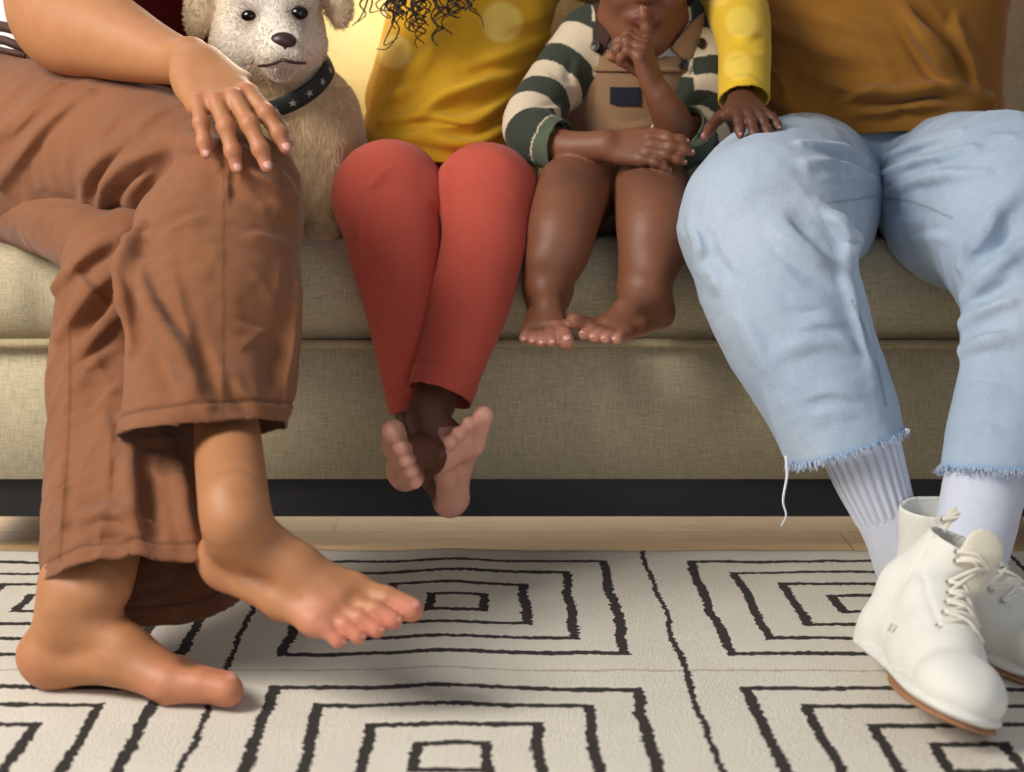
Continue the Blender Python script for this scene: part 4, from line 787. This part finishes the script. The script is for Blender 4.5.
# striped shirt
ar_s, al_s = rows_px([(a, b, c, r + 6) for a, b, c, r in armR[:5]]), rows_px([(a, b, c, r + 7) for a, b, c, r in armL[:5]])
v, q = extract(Grp([limb([(a, b, c, r + 1) for a, b, c, r in tod_t[:3]] + [(649, 38, .19, 56)], 5, ((0, 1, 0), .84)), (chain(ar_s, 5), .025), (chain(al_s, 5), .025)], .02, sub=[(Ell(P(648, 22, .17), (.050, .06, .032)), .006)]), .0024, 3)
def cutr(v, q, at, n, R):
    n = unit(n); s = np.where(np.linalg.norm(v - at, axis=1) < R, (v - at) @ n, -1); v, q, _ = clip(v, q, s, n); return v, q
v, q = cutr(v, q, P(564, 147, .018), unit(P(600, 148, -.01) - P(545, 143, .04)), .05); v, q = cutr(v, q, P(676, 126, .03), unit(P(664, 108, .01) - P(684, 140, .05)), .045); v, q = largest(v, q)
v = folds(v, q, [([(540, 70), (560, 85), (585, 88)], 4, .004), ([(520, 115), (545, 112), (570, 105)], 4, .005), ([(575, 50), (570, 75), (580, 95)], 4, -.004), ([(690, 110), (705, 105), (718, 98)], 4, .004), ([(685, 150), (705, 140), (716, 125)], 4, .004), ([(530, 135), (545, 128), (560, 126)], 3, -.003)])
tR, rR = along(v, ar_s); tL, rL = along(v, al_s); gz_ = (P(640, 60, .1)[2] - v[:, 2])
def stripes(t, per, ph): return ((t / per + ph) % 1.0) < .5
onR = (rR < 1.25) & (rR < rL) & (v[:, 0] < P(592, 50, .15)[0]); onL = (rL < 1.25) & (v[:, 0] > P(690, 50, .15)[0])
lite = np.where(onR, stripes(tR, .074, .78), np.where(onL, stripes(tL, .074, .86), stripes(gz_, .074, .20))); endR = tR > tR[onR].max() - .024; endL = tL > tL[onL].max() - .030
col = np.where(lite[:, None], np.array(lin((208, 190, 162))), np.array(lin((56, 60, 50)))); cuff = (onR & endR) | ((rL < 1.6) & endL & (v[:, 0] > P(660, 50, .05)[0])); col[cuff] = lin((82, 92, 74))
nk = np.linalg.norm((v - P(648, 32, .12)) * np.array([1, .6, 1.2]), axis=1) < .058; col[nk] = lin((222, 218, 208))
STR = cloth_mat('striped cotton shirt', None, .12, 1300, .0004, .1, vcol=True); shirt_ = mk('shirt', v, q, STR, toddler, col=col); solid(shirt_, .0028); v0_, q0_ = v, q
# dungarees: bib, straps, seat
TAN = cloth_mat('tan corduroy', (140, 108, 80), .16, 1100, .0006, .15)
tv2, tq2 = extract(limb([(a, b, c, r + 5) for a, b, c, r in tod_t[:3]] + [(649, 34, .19, 62)], 5, ((0, 1, 0), .85)), .002, 3)
bib = [(589, 50), (601, 40), (612, 52), (640, 58), (668, 56), (684, 54), (702, 60), (706, 90), (703, 130), (698, 175), (560, 178), (566, 130), (576, 95), (583, 68)]
bv_, bq2 = patch(tv2, tq2, bib, .003); bv_ = folds(bv_, bq2, [([(592, 70), (588, 110), (585, 140)], 4, .004), ([(690, 70), (694, 100), (690, 130)], 4, .004), ([(605, 120), (630, 128), (660, 122)], 5, .003)])
dung = mk('dungarees', bv_, bq2, TAN, toddler); solid(dung, .003)
v, q = extract(Grp([limb([(610, 178, .24, 60), (600, 186, .20, 56)], 3), (limb([(a, b, c, r + 6) for a, b, c, r in [(598, 182, .2, 48), (590, 186, .12, 44)]], 4), .02), (limb([(a, b, c, r + 6) for a, b, c, r in [(636, 182, .2, 48), (643, 186, .12, 44)]], 4), .02), (limb([(a, b, c, r + 6) for a, b, c, r in tod_t[:2]], 3, ((0, 1, 0), .85)), .02)], .02), .004, 2)
v, q = cutr(v, q, P(632, 150, .13), (0, 0, 1), .3); solid(mk('seat', v, q, TAN, dung), .003)
DKB = cloth_mat('dark brown webbing', (66, 46, 38), .14, 900, .0005, .1)
for nm, poly, mt in (('strap', [(584, -10), (608, -10), (613, 40), (603, 56), (591, 52), (586, 20)], DKB), ('strap', [(668, 48), (688, 24), (703, 10), (720, 26), (714, 40), (700, 52), (682, 62)], cloth_mat('tan corduroy strap', (150, 116, 84), .16, 1100, .0006, .15)), ('pocket_trim', [(588, 66), (684, 66), (690, 72), (586, 72)], TAN)):
    sv_, sq_ = patch(tv2, tq2, poly, .0075); 
    if len(sq_): solid(mk(nm, sv_, sq_, mt, dung), .004)
sv_, sq_ = patch(tv2, tq2, [(611, 86), (641, 87), (641, 107), (611, 105)], .0062); solid(mk('patch', sv_, sq_, cloth_mat('navy patch', (34, 36, 46), .1), dung), .002)
tN = normals(tv2, tq2); tpx = pix(tv2)
BUT = plain('dark horn button', (48, 40, 36), .4)
for bx, by in ((601, 48), (695, 45), (679, 64)):
    k = np.argmin(np.where(tv2[:, 1] < .2, np.linalg.norm(tpx - np.array([bx, by]), axis=1), 999)); n = tN[k]; u = unit(np.cross(n, [0, 0, 1.])); w = np.cross(n, u); c0 = tv2[k] + n * .0135
    b = MB(); prof_b = [(0, .0010), (.0040, .0010), (.0055, .0022), (.0072, .0018), (.0074, 0), (.0070, -.0012), (0, -.0012)]; m = 20; V_ = [c0 + (u * math.cos(2 * math.pi * j / m) + w * math.sin(2 * math.pi * j / m)) * r_ + n * h_ for r_, h_ in prof_b for j in range(m)]
    b.add(V_, [(i * m + j, i * m + (j + 1) % m, (i + 1) * m + (j + 1) % m, (i + 1) * m + j) for i in range(len(prof_b) - 1) for j in range(m)]); o = b.build('button', BUT, dung)
    for sx in (-1, 1): MB().ball(c0 + u * sx * .0016 + n * .0011, .0009, n=6).build('thread_hole', plain('thread', (20, 16, 14), .8), o) if False else None
lap('toddler done')
# ================================================================== man on the right
DEN = NT('pale blue denim'); c = DEN.coord(); n1 = DEN.noise(c, 9, 4, .65); n2 = DEN.noise(DEN.mapv(c, (1, 1, .3)), 420, 2, .6); n3 = DEN.noise(DEN.mapv(c, (.3, .3, 1)), 520, 2, .6)
vv = DEN.math('ADD', DEN.math('MULTIPLY_ADD', n1, .30, .85), DEN.math('MULTIPLY_ADD', DEN.math('ADD', n2, n3), .16, -.16)); DEN.bump(DEN.math('ADD', n2, n3), .0006, .6)
DEN.put(DEN.b.inputs['Specular IOR Level'], .12); DEN.put(DEN.b.inputs['Sheen Weight'], .12)
DEN = DEN.done(DEN.mix(1.0, DEN.attr(), DEN.n('ShaderNodeCombineColor', {'Red': DEN.math('MULTIPLY_ADD', vv, 1.15, -.15), 'Green': vv, 'Blue': DEN.math('MULTIPLY_ADD', vv, .8, .2)}).outputs[0], 'MULTIPLY'), .9)
jA = [(812, 184, .28, 68), (801, 188, .10, 73), (777, 206, -.08, 84), (764, 222, -.17, 80)]; jsA = [(765, 224, -.18, 79), (776, 272, -.225, 80), (797, 330, -.265, 74), (823, 390, -.295, 66), (847, 450, -.315, 61), (858, 480, -.325, 60)]
jB = [(948, 184, .28, 70), (965, 190, .10, 76), (1005, 205, -.08, 92), (1026, 230, -.18, 90)]; jsB = [(1028, 232, -.19, 88), (1034, 280, -.25, 76), (1028, 340, -.30, 66), (1014, 405, -.335, 59), (996, 475, -.365, 56), (990, 505, -.37, 55)]
pelv = [(Ell(P(880, 160, .30), (.19, .13, .09)), .03)]
gA1 = [limb(jA, 5), (limb(jsA, 5), .03), *pelv, (limb([(838, 195, .15, 40), (832, 216, .02, 46), (814, 236, -.08, 48)], 4), .03)]; gA2 = [limb(jB, 5), (limb(jsB, 5), .03), *pelv, (limb([(918, 195, .15, 40), (926, 216, .02, 47), (944, 238, -.08, 46)], 4), .03)]
c1_, _ = extract(Grp(gA1, .02), .007, 2); c2_, _ = extract(Grp(gA2, .02), .007, 2)
ro1 = rolls(c1_, [([(847, 268), (846, 246), (837, 226), (818, 206)], 9), ([(842, 270), (858, 315), (872, 360)], 7), ([(692, 222), (700, 246), (698, 268)], 7), ([(780, 354), (812, 342), (846, 346)], 6), ([(872, 178), (842, 166), (806, 164)], 5), ([(868, 160), (838, 148), (800, 142)], 5)])
ro2 = rolls(c2_, [([(1024, 186), (985, 230), (960, 266)], 8), ([(1028, 244), (990, 272), (964, 298)], 9), ([(1024, 296), (990, 306), (964, 324)], 7), ([(884, 174), (918, 160), (975, 148)], 5), ([(888, 192), (925, 178), (985, 172)], 5), ([(884, 158), (915, 144), (960, 130)], 5), ([(1016, 338), (988, 340), (962, 352)], 6)])
V1, Q1 = extract(Grp(gA1 + [(r_, .014) for r_ in ro1], .02), .0026, 2); V2, Q2 = extract(Grp(gA2 + [(r_, .014) for r_ in ro2], .02), .0026, 2)
hA = P(846, 446, -.312); nA = unit(P(856, 487, -.312) - P(844, 446, -.312) + np.array([0, -.006, 0])); hB = P(988, 470, -.365); nB = unit((-.05, -.20, -.97))
V1, Q1 = hem(V1, Q1, hA, nA); V2, Q2 = hem(V2, Q2, hB, nB)
J = .009
jf1 = [([(848, 266), (847, 245), (838, 226), (818, 208)], 6, .013), ([(846, 262), (826, 250), (806, 232), (784, 206)], 7, -.011), ([(840, 276), (812, 262), (784, 240), (764, 215)], 8, .010), ([(858, 262), (856, 244), (848, 228)], 5, .007), ([(842, 262), (858, 312), (870, 360), (880, 405)], 4, .006), ([(850, 290), (866, 330), (880, 385)], 6, -.005),
  ([(690, 226), (702, 244), (702, 264)], 5, .007), ([(700, 258), (716, 276), (720, 300)], 6, .007), ([(712, 240), (722, 262), (738, 284)], 7, -.006), ([(868, 160), (840, 150), (806, 146)], 4, .004), ([(872, 174), (842, 163), (806, 160)], 4, .0045), ([(874, 186), (848, 178), (815, 178)], 4, .004),
  ([(858, 330), (826, 322), (790, 330)], 6, .004), ([(780, 352), (812, 340), (846, 344)], 6, .004), ([(868, 398), (832, 392), (796, 402)], 6, .0035), ([(735, 290), (756, 340), (788, 392)], 9, .007), ([(800, 190), (765, 186), (730, 200)], 9, .004), ([(776, 300), (800, 312), (830, 310)], 6, -.004), ([(800, 420), (830, 412), (860, 418)], 6, .003)]
jf2 = [([(880, 158), (912, 146), (960, 132)], 4, .005), ([(884, 172), (915, 160), (970, 150)], 4, .005), ([(890, 188), (925, 176), (985, 172)], 5, .005), ([(958, 262), (980, 232), (1020, 188)], 6, .010), ([(964, 276), (985, 254), (1024, 218)], 6, -.008), ([(966, 292), (988, 272), (1026, 246)], 6, .011), ([(968, 306), (988, 292), (1020, 276)], 5, -.007), ([(966, 322), (990, 306), (1022, 300)], 6, .008),
  ([(962, 350), (988, 338), (1020, 338)], 6, .005), ([(958, 400), (984, 388), (1016, 392)], 6, .004), ([(952, 440), (980, 428), (1012, 434)], 5, .003), ([(905, 246), (930, 236), (958, 240)], 5, .005), ([(886, 228), (908, 220), (935, 222)], 5, .004), ([(1002, 195), (990, 235), (972, 282)], 7, .006)]
V1 = folds(V1, Q1, jf1); V2 = folds(V2, Q2, jf2)
nv1 = len(V1); V, Q = join((V1, Q1), (V2, Q2)); V = drape(V, Q, [[.8, 0, .6], [0, 1, 0], [-.6, 0, .8]], (20, 20, 7), .0038, 5); N = normals(V, Q); V = V + N * (.0014 * vnoise(V, 30, 6) + .0006 * vnoise(V, 80, 7))[:, None]
first = np.arange(len(V)) < nv1; sd = np.where(first, -(V - hA) @ nA, -(V - hB) @ nB); sd = np.where(V[:, 2] < .35, sd, 1); px = pix(V)
C = np.tile(np.array(lin((162, 178, 196))), (len(V), 1)); w = np.clip(vnoise(V, 11, 3) * .9 + .3, 0, 1)[:, None] * .35; C = C * (1 - w) + w * np.array(lin((190, 200, 208)))
w = (.85 * np.exp(-(sd / .005) ** 2))[:, None]; C = C * (1 - w) + w * np.array(lin((128, 164, 206)))
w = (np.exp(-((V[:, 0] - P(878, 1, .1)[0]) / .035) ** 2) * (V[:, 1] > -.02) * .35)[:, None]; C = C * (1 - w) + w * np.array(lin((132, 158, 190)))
for ln, msk in (([(828, 203), (850, 200), (877, 196)], first), ([(880, 197), (915, 203), (952, 218)], ~first), ([(852, 300), (873, 350), (886, 405)], first)):
    d, t, s_ = stroke(px, ln); C *= (1 - .38 * np.exp(-(d / 1.3) ** 2) * msk * (V[:, 1] < .2))[:, None]
# body
thin = lambda pts, r=.04: [[*P(x, y, Y + .01), r] for x, y, Y, rr_ in pts]
skA = [(858, 440, -.315, 40), (870, 475, -.32, 36), (884, 510, -.325, 31), (896, 535, -.325, 31), (906, 560, -.32, 33)]; skB = [(990, 462, -.365, 36), (984, 488, -.37, 41), (978, 515, -.385, 40), (972, 545, -.41, 39), (968, 570, -.43, 36)]
mc = P(905, -440, .30); mh, mhi = head(mc, (-.2, -1, -.2), (0, -.15, 1), .225)
DARK = (110, 68, 46)
mb = Grp([(chain([[*P(880, 150, .30), .13], [*P(882, 40, .32), .135], [*P(888, -120, .34), .15], [*P(893, -250, .35), .12]], 5, ((0, 1, 0), .72)), 0), (Cap(P(893, -270, .35), mc, .062, .056), .04), (mh, .02),
  (limb([(770, -240, .36, 46), (690, -150, .46, 42), (600, -90, .52, 36), (530, -60, .56, 30)], 4), .03), (limb([(1015, -240, .36, 46), (1100, -120, .34, 40), (1130, 20, .24, 34), (1100, 110, .05, 28)], 4), .03),
  (chain([*thin(jA), *thin(jsA[1:4], .036), [*P(858, 440, -.31), .034], [*P(884, 510, -.325), .026], [*P(906, 562, -.32), .026]], 4), .03), (chain([*thin(jB), *thin(jsB[1:4], .036), [*P(988, 460, -.36), .034], [*P(978, 515, -.385), .028], [*P(966, 580, -.43), .028]], 4), .03)], .03)
hm = Frame(P(1100, 110, .05), (-.3, -.9, -.3), z=(0, -.3, .9), side=-1, L=.19); hmg, hmi = hand(hm, [(15, 20, 10)] * 4); mb = Grp([(mb, 0), (hmg, .012)], .01)
mv, mq = extract(mb, .004, 2); mv, mq = largest(mv, mq); lap('man body')
man = mk('person', mv, mq, SKIN, org=P(880, 200, .3) * np.array([1, 1, 0]) + np.array([0, 0, ZT]), col=blend_col(mv, DARK, [])); tag(man, 'seated person in mustard tee and frayed pale jeans, ankles crossed, at the right end', 'person')
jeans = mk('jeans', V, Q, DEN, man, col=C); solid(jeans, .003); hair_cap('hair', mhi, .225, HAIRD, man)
# frayed hem
rf = np.random.default_rng(5); b = MB()
for leg, at, n in ((first, hA, nA), (~first, hB, nB)):
    ids = np.nonzero(leg & (np.abs(sd) < .0004))[0]; u0 = unit(np.cross(n, [0, 1, 0])); v0 = np.cross(n, u0); ctr = V[ids].mean(0)
    for _ in range(420):
        p = V[rf.choice(ids)] + rf.normal(0, .0008, 3); out = unit(p - ctr); l = rf.uniform(.003, .011); d = unit(n + rf.normal(0, .35, 3) + out * .3); q = [p - n * .002, p + d * l * .5, p + d * l * .5 + unit(d + rf.normal(0, .5, 3)) * l * .5]
        b.tube(q, [.0005, .0004, .0002], 3, cap=False)
b.build('frayed_hem', plain('pale blue thread', (196, 212, 232), .9), jeans)
THR = plain('white thread', (226, 230, 236), .9)
for pts in ([(786, 456), (787, 475), (783, 500), (786, 515), (781, 526)], [(889, 432), (891, 445), (889, 460)], [(905, 430), (909, 430), (907, 434)]):
    q = spl(np.array([P(x, y, -.345) for x, y in pts]), 6); MB().tube(q, np.linspace(.0020, .0008, len(q)), 5).build('hanging_thread', THR, jeans)
# socks
SOCK = cloth_mat('white rib knit', None, .08, 900, .0004, .2, vcol=True)
for rows, ribs, low in ((skA, True, 500), (skB, False, 0)):
    R_ = rows_px(rows); v, q = extract(chain(R_, 5), .0016 if ribs else .0022, 3); n = normals(v, q); t, r = along(v, R_); axd = unit(R_[2, :3] - R_[0, :3]); u = unit(np.cross(axd, [0, 1, 0])); w = np.cross(axd, u); rel = v - R_[0, :3]; ang = np.arctan2(rel @ w, rel @ u); L0 = np.linalg.norm(np.diff(R_[:, :3], axis=0), axis=1)
    C2 = np.tile(np.array(lin((206, 210, 224))), (len(v), 1))
    if ribs:
        k = np.clip((L0[:2].sum() + .006 - t) / .004, 0, 1); g = np.cos(ang * 24); v = v + n * (.0012 * g * k)[:, None]; C2 *= (1 - .30 * k * np.clip(-g, 0, 1))[:, None]
    else: v = v + n * (.001 * vnoise(v * np.array([1, 1, 2.]), 30, 2))[:, None]
    mk('sock', v, q, SOCK, man, col=C2)
# sneakers
CAN = cloth_mat('white canvas', (228, 226, 216), .06, 1500, .0004, .1, rough=.75); RUB = plain('white rubber', (226, 224, 216), .5); GUM = plain('tan rubber outsole', (156, 112, 78), .6); LACE = plain('white lace cord', (232, 226, 210), .8); EYL = plain('dull metal eyelet', (196, 190, 178), .4); TON = cloth_mat('cream tongue canvas', (230, 222, 200), .06)
def sneaker(fr, lean, label, lobe=.53):
    L = fr.L; c = lambda a, b, ra, rb, fl=None: Cap(fr.p(*a), fr.p(*b), ra * L, rb * L, fl); e = lambda a, r: Ell(fr.p(*a), np.array(r) * L, [fr.x, fr.m, fr.z])
    up = Grp([c((.14, 0, .14), (.17, 0, .28), .135, .130), c((.17, 0, .30), (.20 + lean[0], lean[1], .50), .132, .142), c((.28, 0, .36), (.33, 0, .30), .10, .115), c((.2, 0, .15), (.5, .005, .15), .135, .14), c((.38, 0, .27), (.62, .01, .17), .115, .115), c((.5, .005, .12), (.78, .02, .11), .145, .135, (fr.z, .8)), e((.84, .02, .10), (.15, .145, .10)), c((.12, 0, .08), (.14, 0, .12), .13, .135)], .05 * L)
    v, q = extract(up, .003, 3)
    at = fr.p(.2 + lean[0], lean[1], .52); n = unit(fr.v(lean[0] * 1.2 + .10, lean[1], 1)); s = np.where((v - fr.o) @ fr.z > .42 * L, (v - at) @ n, -1); v, q, _ = clip(v, q, s, n)
    s = -((v - fr.o) @ fr.z - .045 * L); v, q, _ = clip(v, q, s, -fr.z)
    q_ = (v - fr.o) / L; ax_, bx_, cx_ = q_ @ fr.x, q_ @ fr.m, q_ @ fr.z; N = normals(v, q)
    heel = np.exp(-((ax_ - .34 + .25 * (cx_ - .2)) / .008) ** 2) * (ax_ < .5) * (cx_ > .1); facing = np.exp(-((np.abs(bx_) - .085) / .008) ** 2) * (ax_ > .28) * (cx_ > .2) * (ax_ < .66); v = v - N * (.0012 * heel + .0016 * facing)[:, None]
    v = v + N * (.0014 * vnoise(v, 38, 8))[:, None]
    o = mk('sneaker', v, q, CAN, man); solid(o, .004); tag(o, label)
    pts = [(.11, 0, .118), (.13, 0, .120), (.28, 0, .122), (.45, -.004, .128), (.62, .005, .142), (.76, .015, .146), (.86, .018, .138)]
    sl = Grp([c((a, b_, .045), (a2, b2, .045), r, r2, (fr.z, .24)) for (a, b_, r), (a2, b2, r2) in zip(pts[:-1], pts[1:])] , .02 * L); v2, q2 = extract(sl, .003, 3)
    mk('sole', v2, q2, RUB, o)
    pts = [(.42, .0, .125)] + pts[4:]
    so = Grp([c((a, b_, .012), (a2, b2, .012), r * .88, r2 * .88, (fr.z, .14)) for (a, b_, r), (a2, b2, r2) in zip(pts[:-1], pts[1:])], .02 * L); v3, q3 = extract(so, .003, 2); mk('outsole', v3, q3, GUM, o)
    # tongue, eyelets, laces
    tg = Grp([c((.30 + lean[0], lean[1], .42), (.335 + lean[0] * 1.1, lean[1] * 1.05, lobe), .075, .08, (unit(fr.x * .9 + fr.z * .2), .22))], .01); v4, q4 = extract(tg, .0025, 2); mk('tongue', v4, q4, TON, o)
    N = normals(v, q); le = MB(); rows = []
    for i in range(7):
        t = i / 6; a = .335 + lean[0] * (1 - t) + t * .30; cz = .50 - .275 * t + .02 * math.sin(math.pi * t); b0 = lean[1] * (1 - t); pr_ = []
        for sgn in (1, -1):
            tgt = fr.p(a - .02, b0 + sgn * (.075 - .012 * t), cz); k = np.argmin(np.linalg.norm(v - tgt, axis=1)); p = v[k]; n_ = N[k]; pr_.append(p + n_ * .003)
            et = MB(); u = unit(np.cross(n_, [0, 1, .3])); w_ = np.cross(n_, u); ring = [p + n_ * .0012 + (u * math.cos(x) + w_ * math.sin(x)) * .0034 for x in np.linspace(0, 2 * math.pi, 13)]; et.tube(ring, .0011, 6, cap=False); et.build('eyelet', EYL, o)
        rows.append(pr_)
    lv = .008
    for i in range(7):
        m0 = (rows[i][0] + rows[i][1]) / 2 + (fr.x * .6 + fr.z * .8) * lv; le.tube(spl(np.array([rows[i][0], m0, rows[i][1]]), 6), .0024, 6)
        if i < 6:
            for s_ in (0, 1): m1 = (rows[i][s_] + rows[i + 1][1 - s_]) / 2 + (fr.x * .6 + fr.z * .8) * lv * 1.1; le.tube(spl(np.array([rows[i][s_], m1, rows[i + 1][1 - s_]]), 6), .0022, 6)
    le.build('lace', LACE, o)
    for a in (.40, .455):
        tgt = fr.p(a, .3, .185); k = np.argmin(np.linalg.norm(v - fr.p(a, .14, .17), axis=1)); p = v[k]; n_ = N[k]; u = unit(np.cross(n_, fr.x)); MB().tube([p + n_ * .0008 + u * .004, p + n_ * .0008 - u * .004], .0011, 6).build('vent', EYL, o)
    return o
sB_o = ground(842, 672); sB = Frame(sB_o + np.array([.032, .0, .020]), np.array([.03, -.26, .012]), z=(.34, -.05, .94), side=-1, L=.278)
if sB.m[0] > 0: sB = Frame(sB.o, sB.x, z=(.34, -.05, .94), side=1, L=.278)
sneaker(sB, (.05, -.08), 'white high-top sneaker in front, laces facing the camera')
sA_o = ground(903, 630); sA = Frame(sA_o + np.array([0, 0, .012]), ground(1062, 690) - sA_o, z=(0.0, -.1, 1), side=1, L=.275)
if sA.m[1] > 0: sA = Frame(sA.o, sA.x, z=(0, -.1, 1), side=-1, L=.275)
shA = sneaker(sA, (-.02, .0), 'white high-top sneaker behind the other, toe to the right', .47)
q = spl(np.array([P(x, y, -.30) for x, y in [(893, 560), (888, 567), (890, 574), (899, 578), (908, 570), (903, 562)]]), 6); MB().tube(q, .0024, 6).build('pull_loop', LACE, shA)
# tee
MUS = cloth_mat('mustard brown jersey', (142, 96, 36), .12, 1400, .0004, .12)
te = Grp([limb([(880, 160, .285, 126), (878, 80, .30, 124), (882, 0, .31, 126), (888, -110, .33, 140), (890, -220, .34, 128)], 5, ((0, 1, 0), .72)), (limb([(770, -245, .36, 54), (715, -180, .43, 52)], 3), .04), (limb([(1010, -245, .36, 54), (1070, -165, .35, 52)], 3), .04)], .04)
cs_, _ = extract(te, .008, 2); te = Grp([(te, 0)] + [(r_, .014) for r_ in rolls(cs_, [([(892, -10), (922, 38), (946, 72), (966, 93), (992, 100)], 9), ([(806, 72), (850, 92), (900, 99), (950, 95), (990, 104)], 8), ([(915, -10), (945, 30), (962, 60), (976, 88)], 6), ([(752, 22), (820, 44), (885, 62)], 8), ([(770, 52), (830, 70), (890, 80)], 7), ([(835, 120), (870, 110), (912, 106)], 6), ([(756, 60), (772, 90), (796, 112)], 7)])], .01); v, q = extract(te, .0032, 3); at = P(880, 120, .14); n = unit((.0, -.45, -.9)); v, q, _ = clip(v, q, np.where(v[:, 2] < .66, (v - at) @ n - .006 * np.cos((v[:, 0] - at[0]) * 14), -1), n)
T = .018
v = folds(v, q, [([(960, 95), (940, 70), (920, 40), (895, 5)], 7, T * 1.2), ([(975, 92), (955, 55), (930, 25), (905, -5)], 6, -T), ([(985, 90), (970, 65), (955, 30), (960, 5)], 5, T * .8), ([(990, 100), (950, 88), (900, 96), (850, 90), (810, 75)], 5, T * .9), ([(980, 108), (930, 98), (880, 106), (830, 103)], 4, -T * .8), ([(815, 112), (850, 98), (890, 88)], 5, T * .7), ([(790, 105), (780, 80), (765, 60)], 6, T * .5), ([(760, 30), (820, 45), (880, 62)], 8, T * .5), ([(770, 55), (830, 68), (890, 78)], 7, -T * .5), ([(800, 10), (850, 25), (900, 45)], 9, T * .5), ([(840, 118), (870, 108), (905, 104)], 4, T * .6), ([(870, 122), (900, 112), (950, 112)], 3.5, -T * .5)])
N = normals(v, q); v = v + N * (.0018 * vnoise(v * np.array([1, 1, 2]), 18, 4))[:, None]; solid(mk('t_shirt', v, q, MUS, man), .003)
lap('man')
